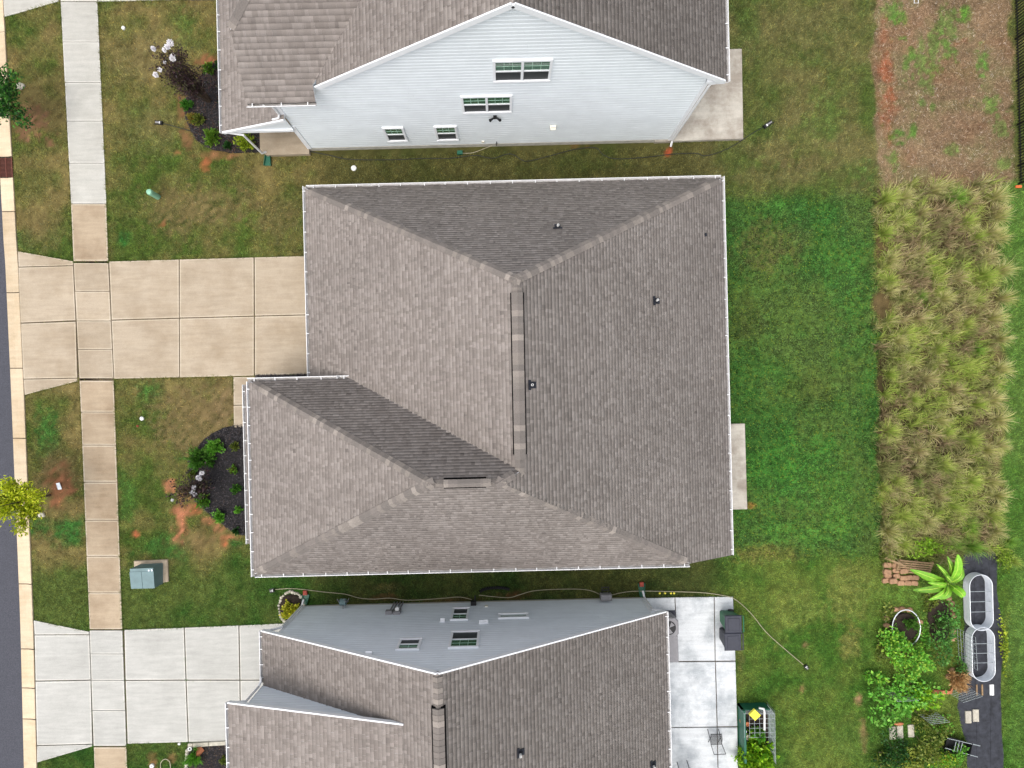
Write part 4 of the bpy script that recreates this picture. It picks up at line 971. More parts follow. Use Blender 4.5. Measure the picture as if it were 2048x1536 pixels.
# ------------------------------------------------------------------ meadow
def clump(rs, nb, hmin, hmax, spread, cols, wd=0.012, seg=4, droop=1.0):
    """a tussock: long blades rising from one root and arching outwards"""
    ang = rs.uniform(0, 6.28, nb); out = rs.uniform(0.1, 1.0, nb) * spread; h = rs.uniform(hmin, hmax, nb); r0 = rs.uniform(0, 0.10, nb)
    V = np.empty((nb, seg + 1, 2, 3), np.float32); dx, dy = np.cos(ang), np.sin(ang)
    kink = rs.uniform(-0.35, 0.35, nb)
    for i in range(seg + 1):
        t = i / seg; rr = r0 + out * t ** 1.6; z = h * (t - 0.42 * droop * t ** 2.6 * (out / spread)); w = wd * (1 - 0.85 * t)
        a2 = ang + kink * t; cx, cy = np.cos(a2) * rr, np.sin(a2) * rr
        V[:, i, 0] = np.stack([cx - dy * w, cy + dx * w, z], 1); V[:, i, 1] = np.stack([cx + dy * w, cy - dx * w, z], 1)
    idx = np.arange(nb * (seg + 1) * 2).reshape(nb, seg + 1, 2); F = []
    for i in range(seg): F.append(np.stack([idx[:, i, 0], idx[:, i, 1], idx[:, i + 1, 1], idx[:, i + 1, 0]], 1))
    pal = np.array(cols); c = pal[rs.integers(0, len(pal), nb)] * rs.uniform(0.75, 1.25, (nb, 1))
    K = np.repeat(np.repeat(c[:, None, None, :], seg + 1, 1), 2, 2).astype(np.float32)
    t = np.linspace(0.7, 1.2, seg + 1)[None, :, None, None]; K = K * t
    return V.reshape(-1, 3), np.concatenate(F), K.reshape(-1, 3)
TANS = [C(200, 192, 134), C(180, 178, 106), C(214, 204, 154), C(158, 166, 88)]
LIME = [C(176, 190, 92), C(158, 180, 80), C(194, 196, 116), C(138, 166, 68)]
DRY = [C(170, 148, 116), C(192, 170, 136), C(146, 128, 98), C(150, 146, 92)]
GREEN = [C(122, 166, 62), C(104, 150, 54), C(146, 178, 78)]
def meadow_fill():
    parts = []; rs = np.random.default_rng(5)
    lib = [clump(rs, 34, 0.35, 0.75, 0.42, L, 0.011, 3) for L in (DRY, DRY, TANS, DRY, LIME, [C(136, 144, 84), C(152, 154, 96)])]
    k = 0
    x0, x1 = X_mead, P(1988, 700).x; y0, y1 = Y_gard - 0.2, Y_mead + 0.1
    xs = np.arange(x0, x1, 0.30)
    for xx in xs:
        for yy in np.arange(y0, y1, 0.30):
            px = xx + rs.uniform(-.16, .16); py = yy + rs.uniform(-.16, .16)
            ed = fbm(np.array([px + 60]), np.array([py]), 0.9, 3)[0] - 0.5; lim = min(px - x0, x1 - px, y1 - py, py - y0)
            if lim < 0.9 * abs(ed) * 3 - 0.15 and ed > 0: continue
            t = fbm(np.array([px]), np.array([py]), 0.7, 3)[0]; e = (px - x0) / (x1 - x0)
            i = int(rs.choice([0, 1, 5, 5, 2])) if t < 0.47 - 0.12 * (e - 0.5) else int(rs.choice([2, 4, 4, 5]))
            v, f, c = lib[i]; s = rs.uniform(0.75, 1.3); a = rs.uniform(0, 6.28); ca, sa = math.cos(a), math.sin(a)
            vv = np.empty_like(v); vv[:, 0] = (v[:, 0] * ca - v[:, 1] * sa) * s + px; vv[:, 1] = (v[:, 0] * sa + v[:, 1] * ca) * s + py; vv[:, 2] = v[:, 2] * s
            parts.append((vv, f, c * rs.uniform(0.8, 1.15)))
    V, F, K = merge(parts); return np_mesh('meadow_grass', V, F, K)
mesh_obj('meadow_grass', meadow_fill(), M_blade, kind='stuff', label='dry overgrown grass between the tussocks of the meadow', cat='grass', recenter=False)
rs_ = np.random.default_rng(21)
CL = {k: [] for k in 'tlgd'}
for k, L in (('t', TANS), ('l', LIME), ('g', GREEN), ('d', TANS + DRY)):
    for q in range(3):
        V, F, K = clump(rs_, 210, 0.45, 1.15, 0.75, L, 0.013, 4); m_ = np_mesh('blades', V, F, K); m_.materials.append(M_blade); CL[k].append(m_)
TUSS = [(1765, 405, 'l', 1.25), (1800, 400, 't', 1.1), (1850, 385, 't', 1.0), (1905, 400, 'g', 1.1), (1918, 450, 'l', 1.1), (1935, 480, 'l', 1.0), (1975, 400, 't', 1.2), (1985, 440, 't', 1.2), (1970, 470, 't', 1.1), (2000, 480, 't', 1.0),
        (1765, 470, 'l', 1.0), (1775, 525, 't', 1.0), (1795, 440, 'l', .9), (1762, 565, 'l', 1.0), (1772, 585, 't', .9), (1835, 595, 'g', .7), (1880, 600, 't', 1.0), (1955, 555, 'l', 1.2), (1985, 545, 't', 1.1), (1950, 600, 'l', .8), (1990, 600, 't', 1.1),
        (1800, 670, 'l', 1.0), (1795, 685, 't', .8), (1870, 700, 'l', .9), (1920, 650, 'l', .9), (1975, 640, 't', 1.1), (1995, 680, 't', 1.0), (1930, 730, 'l', .8), (1950, 700, 'g', .7), (1762, 750, 'l', .95), (1800, 720, 'l', .7), (1985, 740, 't', 1.1),
        (1810, 800, 'l', .9), (1870, 840, 't', 1.0), (1940, 810, 'l', 1.0), (1975, 800, 't', 1.1), (1990, 840, 't', 1.1), (1768, 862, 'l', 1.15), (1875, 865, 'l', .8), (1925, 880, 'l', 1.1), (1965, 900, 't', 1.1), (1995, 890, 't', 1.0),
        (1780, 960, 'l', .9), (1757, 975, 'l', .8), (1825, 965, 'g', .6), (1880, 930, 'l', .9), (1930, 960, 'l', 1.1), (1970, 960, 't', 1.1), (1995, 990, 't', 1.0), (1800, 1030, 'l', .9), (1850, 1040, 't', 1.0), (1770, 1060, 't', 1.1), (1800, 1085, 'l', .9),
        (1890, 1010, 'l', .8), (1930, 1050, 'g', .9), (1965, 1030, 'l', 1.0), (1985, 1060, 't', .9), (1930, 1090, 'g', 1.1), (1900, 1085, 'g', .8), (2010, 1080, 'g', .7), (2020, 1120, 'l', .7), (1770, 1090, 'd', .8), (2000, 425, 'd', 1.0), (1830, 430, 'd', .9), (1835, 510, 'd', 1.0), (1830, 640, 'd', .9), (1900, 560, 'd', .9), (1845, 760, 'd', 1.0), (1900, 780, 'd', .9), (1830, 900, 'd', 1.), (1860, 990, 'd', .9)]
LBL = {'t': ('straw coloured tussock of tall grass in the meadow', 'straw coloured tussocks'), 'l': ('yellow-green tussock of tall grass in the meadow', 'yellow-green tussocks'),
       'g': ('fresh green tussock of tall grass in the meadow', 'fresh green tussocks'), 'd': ('brownish half-dry tussock of tall grass in the meadow', 'half-dry tussocks')}
ORD = ['first', 'second', 'third', 'fourth', 'fifth', 'sixth', 'seventh', 'eighth', 'ninth', 'tenth', 'eleventh', 'twelfth', 'thirteenth', 'fourteenth', 'fifteenth', 'sixteenth']
SIDE = ['lawn side', 'middle', 'right side']
def tuss_label(i):
    px, py, k, s = TUSS[i]; side = lambda q: 0 if q < 1812 else (1 if q < 1945 else 2)
    col = sorted([t for t in TUSS if t[2] == k and side(t[0]) == side(px)], key=lambda t: (t[1], t[0]))
    return '%s grass tussock, %s from the top in the %s of the meadow' % ({'t': 'straw coloured', 'l': 'yellow-green', 'g': 'fresh green', 'd': 'half-dry brownish'}[k], ORD[col.index(TUSS[i])], SIDE[side(px)])
for i, (px, py, k, s) in enumerate(TUSS):
    px = min(px, 1986) + random.uniform(-6, 8) if py < 1075 else px; p = P(px, py); B = Matrix.Translation((p.x, p.y, 0)) @ Matrix.Rotation(random.uniform(0, 6.28), 4, 'Z') @ Matrix.Diagonal((s * random.uniform(.65, .85), s * random.uniform(.65, .85), s * random.uniform(.85, 1.15), 1))
    mesh_obj('grass_tussock', CL[k][i % 3], None, None, label=tuss_label(i), cat='grass tussock', group=LBL[k][1], basis=B)

# ------------------------------------------------------------------ leaves, shrubs, trees
def leaves(pts, dirs, ln, wd, col, rs, fold=0.25):
    """two-faced folded leaves at points; each leaf 4 vertices"""
    n = len(pts); d = dirs / np.linalg.norm(dirs, axis=1, keepdims=True)
    r = rs.normal(0, 1, (n, 3)); s = np.cross(d, r); s /= np.linalg.norm(s, axis=1, keepdims=True) + 1e-6
    up = np.cross(s, d); sg = np.where(up[:, 2:3] < 0, -1, 1); up *= sg
    L = (ln * rs.uniform(0.7, 1.3, n))[:, None]; Wd = (wd * rs.uniform(0.7, 1.3, n))[:, None]
    V = np.empty((n, 4, 3), np.float32)
    V[:, 0] = pts; V[:, 1] = pts + d * L * 0.5 + s * Wd * 0.5 + up * fold * Wd; V[:, 2] = pts + d * L; V[:, 3] = pts + d * L * 0.5 - s * Wd * 0.5 + up * fold * Wd
    F = np.arange(4 * n).reshape(-1, 4); K = np.repeat(col, 4, 0)
    return V.reshape(-1, 3), F.astype(np.int32), K.astype(np.float32)
def ball_pts(rs, n, c, r, flat=0.8, shell=0.55):
    d = rs.normal(0, 1, (n, 3)); d /= np.linalg.norm(d, axis=1, keepdims=True); d[:, 2] = np.abs(d[:, 2]) * 1.0 - 0.15
    rad = r * rs.uniform(shell, 1.0, (n, 1)); return np.array(c) + d * rad * np.array([1, 1, flat]), d
def pal_col(rs, n, pal, lo=0.7, hi=1.3): p = np.array(pal); return p[rs.integers(0, len(p), n)] * rs.uniform(lo, hi, (n, 1))
def shrub(px, py, rpx, h, pal, label, name='shrub', nb=None, spiky=1.0, ln=0.10, wd=0.045, cat='shrub', group=None, seed=0, z0=0.0):
    """low shrub: sprays of leaves standing out from several stems"""
    rs = np.random.default_rng(seed + int(px * 7 + py)); p = P(px, py, h * 0.5); r = rpx * S_ * (CAM_H - h) / CAM_H
    root = empty(name, (p.x, p.y, z0), label, cat, group)
    nb = nb or max(10, int(34 * (r / 0.35))); parts = []; st = MB()
    for b in range(nb):
        a = rs.uniform(0, 6.28); el = rs.uniform(0.15, 1.45); R = r * rs.uniform(0.72, 1.08)
        tip = np.array([math.cos(a) * math.cos(el) * R, math.sin(a) * math.cos(el) * R, h * (0.25 + 0.75 * math.sin(el)) * rs.uniform(0.8, 1.1)])
        base = np.array([0, 0, 0.05]); m = int(26 * max(0.6, r / 0.35))
        t = rs.uniform(0.35, 1.0, m)[:, None]; q = base + (tip - base) * t + rs.normal(0, r * 0.07, (m, 3)); q[:, 2] = np.maximum(q[:, 2], 0.02)
        d = (tip - base) / np.linalg.norm(tip - base) * spiky + rs.normal(0, 0.55, (m, 3)) + np.array([0, 0, 0.25])
        c = pal_col(rs, m, pal) * rs.uniform(0.8, 1.15); parts.append(leaves(q, d, ln, wd, c, rs))
        if b < 9: st.tube([(0, 0, 0), tuple(tip * 0.4 + np.array([0, 0, 0.04])), tuple(tip * 0.85)], [0.012, 0.008, 0.004], 5)
    V, F, K = merge(parts); V += np.array([p.x, p.y, z0], np.float32)
    mesh_obj('foliage', np_mesh('foliage', V, F, K), M_leaf, root, recenter=False)
    st.v = [(v[0] + p.x, v[1] + p.y, v[2] + z0) for v in st.v]; st.build('stem', M_bark, root, recenter=False)
    return root

def mulch(name, poly, label, m, chips, pal, seed):
    rs = np.random.default_rng(seed); n = len(poly)
    c = np.mean(np.array(poly), 0); mb = MB(); rings = [(1.0, 0.008), (0.93, 0.05), (0.6, 0.08), (0.25, 0.09)]
    for k, z in rings:
        for p in poly: mb.v.append((c[0] + (p[0] - c[0]) * k, c[1] + (p[1] - c[1]) * k, z))
    for i in range(len(rings) - 1):
        for j in range(n): mb.f.append((i * n + j, i * n + (j + 1) % n, (i + 1) * n + (j + 1) % n, (i + 1) * n + j))
    mb.f.append(tuple((len(rings) - 1) * n + j for j in range(n)))
    o = mb.build(name, m, kind='structure', label=label, recenter=False)
    a = np.array(poly); lo, hi = a.min(0), a.max(0); x = rs.uniform(lo[0], hi[0], chips); y = rs.uniform(lo[1], hi[1], chips); s = inpoly(x, y, poly); x, y = x[s], y[s]; n2 = len(x)
    ang = rs.uniform(0, 6.28, n2); V, F, K = tri_blades(x, y, rs.uniform(0.05, 0.10, n2), ang, rs.uniform(0.05, 0.13, n2), rs.uniform(0.015, 0.035, n2), rs.uniform(1.1, 1.6, n2), pal_col(rs, n2, pal, .5, 1.4).astype(np.float32), 1.0)
    mesh_obj('mulch_chips', np_mesh('mulch_chips', V, F, K), M_chip, o, kind='stuff', recenter=False)
    return o
MP = [C(40, 40, 44), C(58, 56, 60), C(30, 28, 30), C(84, 80, 82), C(66, 58, 54)]
mulch('mulch_bed', bedM, 'black mulch bed in front of the middle house', M_mulch, 16000, MP, 31)
mulch('mulch_bed', bedT, 'dark mulch bed in front of the upper house', M_mulch, 16000, MP + [C(92, 70, 58), C(78, 60, 52)], 32)
mulch('mulch_bed', bedB, 'brown-black mulch bed at the front of the lower house', M_mulch, 9000, MP + [C(96, 80, 66), C(80, 66, 54)], 33)
mulch('mulch_bed', [tuple(P(*q)[:2]) for q in ((512, 751), (640, 748), (640, 762), (512, 764))], 'strip of dark mulch between driveway and porch roof', M_mulch, 2500, MP, 34)
BRI = [C(104, 166, 50), C(84, 146, 42), C(126, 182, 66)]; DKG = [C(40, 84, 30), C(54, 100, 38), C(34, 70, 28)]; OLV = [C(112, 128, 48), C(92, 112, 40), C(132, 140, 60)]; YEL = [C(150, 170, 40), C(124, 152, 36), C(178, 190, 56)]
shrub(430, 895, 19, .55, BRI, 'bright green shrub at the top of the middle mulch bed')
shrub(396, 917, 25, .6, [C(84, 134, 46), C(66, 116, 38), C(104, 150, 60)], 'largest spiky green shrub at the left rim of the middle mulch bed', spiky=2.2, ln=.17, wd=.03)
shrub(420, 922, 12, .45, [C(84, 134, 46), C(66, 116, 38)], 'small spiky green shrub beside the largest one in the middle bed', spiky=2.2, ln=.14, wd=.03)
shrub(468, 893, 10, .35, OLV, 'small olive shrub nearest the walkway in the middle bed'); shrub(469, 939, 10, .35, OLV[:2] + BRI[:1], 'second small shrub from the walkway beside the gutter'); shrub(472, 979, 11, .38, DKG + BRI, 'third small round shrub from the walkway beside the gutter')
shrub(403, 1002, 16, .5, BRI + OLV[:1], 'green shrub just below the purple-leaved tree in the middle bed', spiky=1.6); shrub(437, 1032, 15, .5, BRI, 'bright green shrub on the lower rim of the middle bed'); shrub(477, 1020, 8, .3, BRI, 'smallest shrub low beside the gutter in the middle bed'); shrub(473, 1062, 9, .3, DKG, 'small dark shrub at the clay edge of the middle bed'); shrub(386, 951, 11, .35, OLV, 'olive shrub under white blossoms in the middle bed')
shrub(417, 137, 14, .5, BRI + OLV, 'green shrub at the top of the upper mulch bed'); shrub(440, 132, 11, .5, DKG, 'dark shrub close to the upper house gutter'); shrub(374, 210, 13, .45, [C(64, 120, 34), C(80, 140, 44)], 'bright shrub at the left rim of the upper bed'); shrub(384, 236, 11, .4, [C(150, 130, 50), C(128, 122, 50)], 'yellowing shrub at the left rim of the upper bed'); shrub(396, 240, 13, .4, OLV, 'olive shrub beside the yellowing one in the upper bed')
shrub(423, 273, 19, .5, [C(110, 150, 44), C(130, 162, 56), C(84, 130, 40)], 'yellow-green shrub at the lower left of the upper bed', spiky=1.5); shrub(489, 284, 21, .55, YEL, 'yellow-leaved shrub beside the porch downspout'); shrub(456, 293, 10, .35, DKG, 'small dark green shrub at the bottom of the upper bed'); shrub(446, 245, 8, .4, DKG, 'dark green shrub half under the upper porch gutter'); shrub(444, 207, 7, .4, DKG, 'small dark shrub halfway along the upper porch gutter')
shrub(449, 1521, 9, .35, OLV, 'small olive shrub by the lower house gutter'); shrub(388, 1513, 15, .5, BRI, 'grassy green plant in the lower front bed', spiky=2.5, ln=.26, wd=.025)

def tree(px, py, label, crown_c, crown_r, pal, trunk_r=0.045, n=2600, ln=0.16, wd=0.06, name='young_tree', lobes=9, seed=3):
    rs = np.random.default_rng(seed); b = P(px, py); c = Vector(crown_c)
    root = empty(name, (b.x, b.y, 0), label, 'tree')
    mb = MB().tube([(b.x, b.y, 0), (b.x + .01, b.y, c.z * .5), (c.x, c.y, c.z), (c.x, c.y, c.z + crown_r * .9)], [trunk_r, trunk_r * .8, trunk_r * .55, .008], 8); parts = []
    for i in range(lobes):
        a = 6.28 * i / lobes + rs.uniform(-.3, .3); el = rs.uniform(-.25, .9); R = crown_r * rs.uniform(.55, 1.0)
        q = np.array([c.x + math.cos(a) * math.cos(el) * R, c.y + math.sin(a) * math.cos(el) * R, c.z + math.sin(el) * R]); st = np.array([c.x, c.y, c.z - crown_r * .35])
        mb.tube([tuple(st), tuple(st * .5 + q * .5 + np.array([0, 0, .06])), tuple(q)], [.022, .014, .006], 5)
        m = int(n / lobes); t = rs.uniform(.25, 1.15, m)[:, None]; pts = st + (q - st) * t + rs.normal(0, crown_r * .13, (m, 3))
        d = (q - st) / np.linalg.norm(q - st) + rs.normal(0, .7, (m, 3)) + np.array([0, 0, -.1]); parts.append(leaves(pts, d, ln, wd, pal_col(rs, m, pal) * rs.uniform(.75, 1.2), rs))
    mb.build('trunk', M_bark, root, recenter=False); V, F, K = merge(parts); mesh_obj('crown', np_mesh('crown', V, F, K), M_leaf, root, recenter=False)
    return root
cc = P(38, 1004, 2.3); tree(100, 990, 'young yellow-green street tree leaning over the kerb', cc, 1.08, [C(184, 194, 34), C(164, 178, 26), C(208, 212, 64), C(132, 154, 28)], seed=4, n=4200)
cc = P(6, 192, 2.0); tree(52, 240, 'young dark green street tree at the upper left', cc, 1.3, [C(66, 124, 44), C(42, 94, 32), C(90, 150, 56), C(30, 72, 28)], seed=8, n=3000)
def crape(px, py, tips, label, seed, pal, nleaf=46):
    """vase of dark stems with purple leaves and white flower heads at the tips"""
    rs = np.random.default_rng(seed); b = P(px, py); root = empty('flowering_tree', (b.x, b.y, 0), label, 'tree'); mb = MB(); parts = []; k = 0
    for (tx, ty, tz, fl) in tips:
        t_ = P(tx, ty, tz); o = np.array([b.x + rs.uniform(-.08, .08), b.y + rs.uniform(-.08, .08), 0]); e = np.array(t_)
        mid = o * .5 + e * .5 + np.array([rs.uniform(-.08, .08), rs.uniform(-.08, .08), .15]); mb.tube([tuple(o), tuple(mid), tuple(e)], [.022, .014, .005], 6)
        for _ in range(5):
            f = rs.uniform(.35, .95); q = mid + (e - mid) * max(0, f * 2 - 1) if f > .5 else o + (mid - o) * f * 2; g_ = q + rs.normal(0, .26, 3) + np.array([0, 0, .1]); mb.tube([tuple(q), tuple(g_)], [.007, .003], 4)
            m = int(nleaf / 3); pts = q + (g_ - q) * rs.uniform(.3, 1.2, (m, 1)) + rs.normal(0, .09, (m, 3)); parts.append(leaves(pts, rs.normal(0, 1, (m, 3)), .11, .06, pal_col(rs, m, pal, .6, 1.4), rs))
        m = nleaf; s = rs.uniform(.5, 1.02, (m, 1)); pts = o + (e - o) * s + rs.normal(0, .12, (m, 3)); parts.append(leaves(pts, rs.normal(0, 1, (m, 3)) + (e - o) * .3, .085, .045, pal_col(rs, m, pal, .6, 1.4), rs))
        if fl:
            m = int(150 * fl); c = e + np.array([0, 0, .02]); d = rs.normal(0, 1, (m, 3)); d /= np.linalg.norm(d, axis=1, keepdims=True); pts = c + d * rs.uniform(.2, 1, (m, 1)) * .062 * fl * np.array([1, 1, 1.3])
            V, F, K = leaves(pts, d, .05, .05, pal_col(rs, m, [C(250, 248, 250), C(244, 240, 244), C(252, 252, 252)], .97, 1.02), rs); mesh_obj('blossom', np_mesh('blossom', V, F, K), M_leaf, root, recenter=False)
    mb.build('stem', M_bark, root, recenter=False); V, F, K = merge(parts); mesh_obj('crown', np_mesh('crown', V, F, K), M_leaf, root, recenter=False)
PUR = [C(62, 42, 46), C(48, 36, 42), C(84, 60, 62), C(78, 74, 52)]
crape(420, 203, [(341, 86, 4.3, 1.5), (335, 94, 4.2, 1.2), (329, 101, 4.1, .8), (307, 98, 4.2, 1.0), (345, 117, 3.9, 1.5), (347, 112, 3.8, .9), (320, 140, 3.9, .9), (312, 150, 4.0, 1.2), (318, 110, 3.6, 0), (330, 125, 3.5, .5), (350, 100, 3.4, 0), (346, 135, 3.3, 0), (330, 150, 3.1, 0), (365, 140, 2.6, 0), (372, 155, 2.2, 0), (355, 160, 2.6, 0), (390, 160, 1.7, 0), (362, 185, 1.8, 0), (345, 142, 3.0, 0), (380, 135, 2.4, 0), (325, 120, 3.8, 0), (338, 148, 3.4, 0), (336, 110, 3.9, 0), (352, 128, 3.2, 0), (358, 150, 2.9, 0), (340, 130, 3.6, 0), (328, 136, 3.7, 0)], 'tall dark purple-leaved tree with white blossoms by the upper house', 41, PUR)
crape(415, 976, [(404, 946, 1.2, 1.1), (397, 955, 1.3, 1.3), (400, 958, 1.3, .8), (388, 974, 1.6, .8), (387, 980, 1.6, .9), (385, 985, 1.7, 1.0), (390, 989, 1.6, 1.0), (348, 983, 2.6, 0), (352, 994, 2.5, 0), (345, 1000, 2.6, .4), (365, 972, 2.2, 0), (370, 990, 2.2, 0), (358, 978, 2.3, 0), (375, 965, 2.0, 0), (380, 985, 1.8, 0), (362, 990, 2.3, 0)], 'small dark purple-leaved tree with white blossoms in the middle bed', 42, PUR, 30)

# ------------------------------------------------------------------ front yard things
def rot_box(mb, c, sx, sy, z0, z1, a): return mb.box(-sx / 2, sx / 2, -sy / 2, sy / 2, z0, z1, Matrix.Translation((c.x, c.y, 0)) @ Matrix.Rotation(a, 4, 'Z'))
# pad-mounted transformer
c = P(303, 1148); tr = empty('transformer_box', (c.x, c.y, 0), 'green metal transformer cabinet on a concrete pad', 'transformer')
MB().prism([P(270, 1121), P(337, 1118), P(339, 1162), P(325, 1165), P(272, 1163)], -.02, .12, .03).build('pad', M_pad, tr)
T0 = [P(281, 1128, .12), P(326, 1126, .12), P(326, 1167, .12), P(282, 1168, .12)]; zt = .95
def up_(p, z, k=1.0): return Vector((p.x, p.y, z))
mb = MB().add([up_(p, .12) for p in T0] + [up_(T0[0], zt), up_(T0[1], zt), up_(T0[2], zt - .12), up_(T0[3], zt - .12)], [(0, 1, 5, 4), (1, 2, 6, 5), (2, 3, 7, 6), (3, 0, 4, 7), (4, 5, 6, 7)]); mb.build('cabinet', M_trans, tr, recenter=False)
q = [up_(T0[0], zt), up_(T0[1], zt), up_(T0[2], zt - .12), up_(T0[3], zt - .12)]
def lerp(a, b, t): return a + (b - a) * t
for t0, t1 in ((-.02, .485), (.515, 1.02)):
    a0, a1 = lerp(q[0], q[1], t0), lerp(q[0], q[1], t1); b0_, b1_ = lerp(q[3], q[2], t0), lerp(q[3], q[2], t1); mid0, mid1 = lerp(a0, b0_, .16), lerp(a1, b1_, .16)
    U = Vector((0, 0, .02)); MB().add([mid0 + U, mid1 + U, b1_ + U, b0_ + U, mid0, mid1, b1_, b0_], [(0, 3, 2, 1), (3, 7, 6, 2), (0, 1, 5, 4), (0, 4, 7, 3), (1, 2, 6, 5)]).build('lid', M_trans, tr, recenter=False)
for t in (.82, .95): p = lerp(q[0], q[1], t); MB().box(p.x - .03, p.x + .03, p.y - .14, p.y - .06, zt - .02, zt + .01).build('warning_label', M_paper, tr)
# utility pedestal
c = P(316, 394); pd = empty('utility_pedestal', (c.x, c.y, 0), 'pale green utility pedestal standing on the upper front lawn', 'pedestal')
MB().lathe([(.12, 0), (.12, .62), (.11, .66)], (c.x, c.y, 0), 20).build('post', M_mint, pd); MB().lathe([(.13, .60), (.13, .70), (.11, .76), (.05, .79)], (c.x, c.y, 0), 20).build('cap', M_mint, pd)
# white caps in the grass
for px, py, r, lb in ((708, 337, .12, 'white round pipe cap in the side yard below the upper house'), (285, 837, .09, 'white round pipe cap on the lawn left of the porch'), (248, 57, .08, 'white round cap on the lawn near the upper sidewalk'), (305, 1531, .10, 'white round cap at the bottom edge of the lawn')):
    c = P(px, py); o = MB().lathe([(r * 1.0, 0), (r, .07), (r * .8, .09), (r * .3, .10)], (c.x, c.y, 0), 18).build('pipe_cap', M_pipe, label=lb, cat='cap')
    MB().box(c.x - .025, c.x + .025, c.y - .025, c.y + .025, .09, .13).build('square_nut', M_pipe, o)
c = P(276, 852); MB().lathe([(.05, 0), (.05, .05), (.02, .07)], (c.x, c.y, 0), 10).build('survey_marker', M_red, label='tiny red and white marker below the white cap', cat='marker')
# stones by the trees
def rock(px, py, rx, ry, h, mat_, label, name='stone', cat='stone', group=None, seed=0, z0=0.0):
    rs = random.Random(seed + px * 3 + py); c = P(px, py); mb = MB(); n = 12; rings = [(1, 0), (1.0, h * .5), (.8, h * .85), (.4, h)]
    for k, z in rings:
        for i in range(n):
            t = 6.283 * i / n; j = 1 + rs.uniform(-.10, .10); mb.v.append((c.x + rx * k * j * math.cos(t), c.y + ry * k * j * math.sin(t), z0 + z))
    for i in range(3):
        for j in range(n): a = i * n + j; b = i * n + (j + 1) % n; mb.f.append((a, b, b + n, a + n))
    mb.f.append(tuple(3 * n + j for j in range(n))); mb.smooth = True
    return mb.build(name, mat_, label=label, cat=cat, group=group)
rock(42, 173, .21, .15, .12, M_stone, 'pale stone beside the upper street tree'); rock(84, 1030, .16, .12, .10, M_stone, 'pale stone below the yellow-green street tree')
c = P(120, 972); o = MB().add([(c.x - .06, c.y - .16, .05), (c.x + .10, c.y - .14, .03), (c.x + .05, c.y + .16, .10), (c.x - .10, c.y + .14, .12)], [(0, 1, 2, 3)]); o.v += [(v[0], v[1], v[2] - .006) for v in o.v]; o.f += [(7, 6, 5, 4), (0, 4, 5, 1), (1, 5, 6, 2), (2, 6, 7, 3), (3, 7, 4, 0)]
o.build('paper_tag', M_paper, label='white paper tag lying on the red clay', cat='paper')
# sprinklers on hoses
def hose(name, pts, r, mat_, label, cat='hose'):
    w = [P(*p) for p in pts]; out = []
    for i in range(len(w) - 1):
        for j in range(5):
            t = j / 5; p0, p1, p2, p3 = w[max(i - 1, 0)], w[i], w[i + 1], w[min(i + 2, len(w) - 1)]
            qv = .5 * ((2 * p1) + (p2 - p0) * t + (2 * p0 - 5 * p1 + 4 * p2 - p3) * t * t + (3 * p1 - p0 - 3 * p2 + p3) * t ** 3); out.append((qv.x, qv.y, r + .07))
    out.append((w[-1].x, w[-1].y, r + .07)); mb = MB().tube(out, r, 6); mb.smooth = True
    return mb.build(name, mat_, label=label, cat=cat)
def sprinkler(px, py, a, label, L=.42):
    c = P(px, py); M = Matrix.Translation((c.x, c.y, 0)) @ Matrix.Rotation(a, 4, 'Z'); e = empty('lawn_sprinkler', (c.x, c.y, 0), label, 'sprinkler')
    for s in (-1, 1): MB().box(-L / 2, L / 2, s * .07 - .015, s * .07 + .015, .06, .10, M).build('runner', M_black, e)
    MB().box(-L * .35, L * .35, -.03, .03, .08, .13, M).build('spray_bar', M_grey_ac, e); MB().box(L * .32, L * .48, -.06, .06, .06, .15, M).build('motor', M_black, e); MB().box(L * .14, L * .24, -.05, .05, .10, .15, M).build('dial', M_pipe, e)
sprinkler(319, 247, -.15, 'black lawn sprinkler on the upper front lawn', .36); sprinkler(1535, 250, .6 + math.pi, 'black lawn sprinkler right of the upper patio', .5); sprinkler(545, 1180, .2, 'dark lawn sprinkler at the left end of the tan hose', .22); sprinkler(1611, 1333, 2.2, 'dark lawn sprinkler at the right end of the tan hose', .24)
hose('garden_hose', [(327, 248), (350, 254), (378, 262), (420, 275), (470, 290), (530, 278), (555, 288), (580, 298)], .015, M_bhose, 'thin dark hose from the upper front sprinkler into the bed')
hose('garden_hose', [(600, 300), (660, 312), (700, 320), (780, 321), (850, 318), (900, 318), (950, 312), (985, 318), (1020, 309), (1045, 322), (1060, 323), (1100, 313), (1150, 300), (1190, 297), (1205, 310), (1230, 319), (1290, 316), (1340, 310), (1390, 308), (1408, 313), (1440, 305), (1470, 290), (1500, 270), (1525, 256)], .016, M_bhose, 'dark hose winding along the upper side yard to the patio sprinkler')
hose('garden_hose', [(920, 308), (945, 307), (970, 298), (990, 291)], .013, M_hose, 'short pale hose from the tap to the small timer')
c = P(920, 307); MB().box(c.x - .12, c.x + .12, c.y - .08, c.y + .08, .02, .16).build('hose_timer', M_green_pl, label='small water timer lying in the upper side yard', cat='timer')
hose('garden_hose', [(552, 1178), (580, 1176), (610, 1178), (650, 1183), (690, 1187), (720, 1195), (750, 1197), (780, 1195), (810, 1199), (850, 1198), (890, 1195), (920, 1193), (944, 1198)], .014, M_hose, 'tan hose along the lower side yard, left stretch')
hose('garden_hose', [(958, 1189), (985, 1192), (1018, 1194), (1040, 1188), (1065, 1181), (1100, 1178), (1150, 1177), (1180, 1180), (1200, 1188)], .014, M_hose, 'tan hose along the lower side yard, middle stretch')
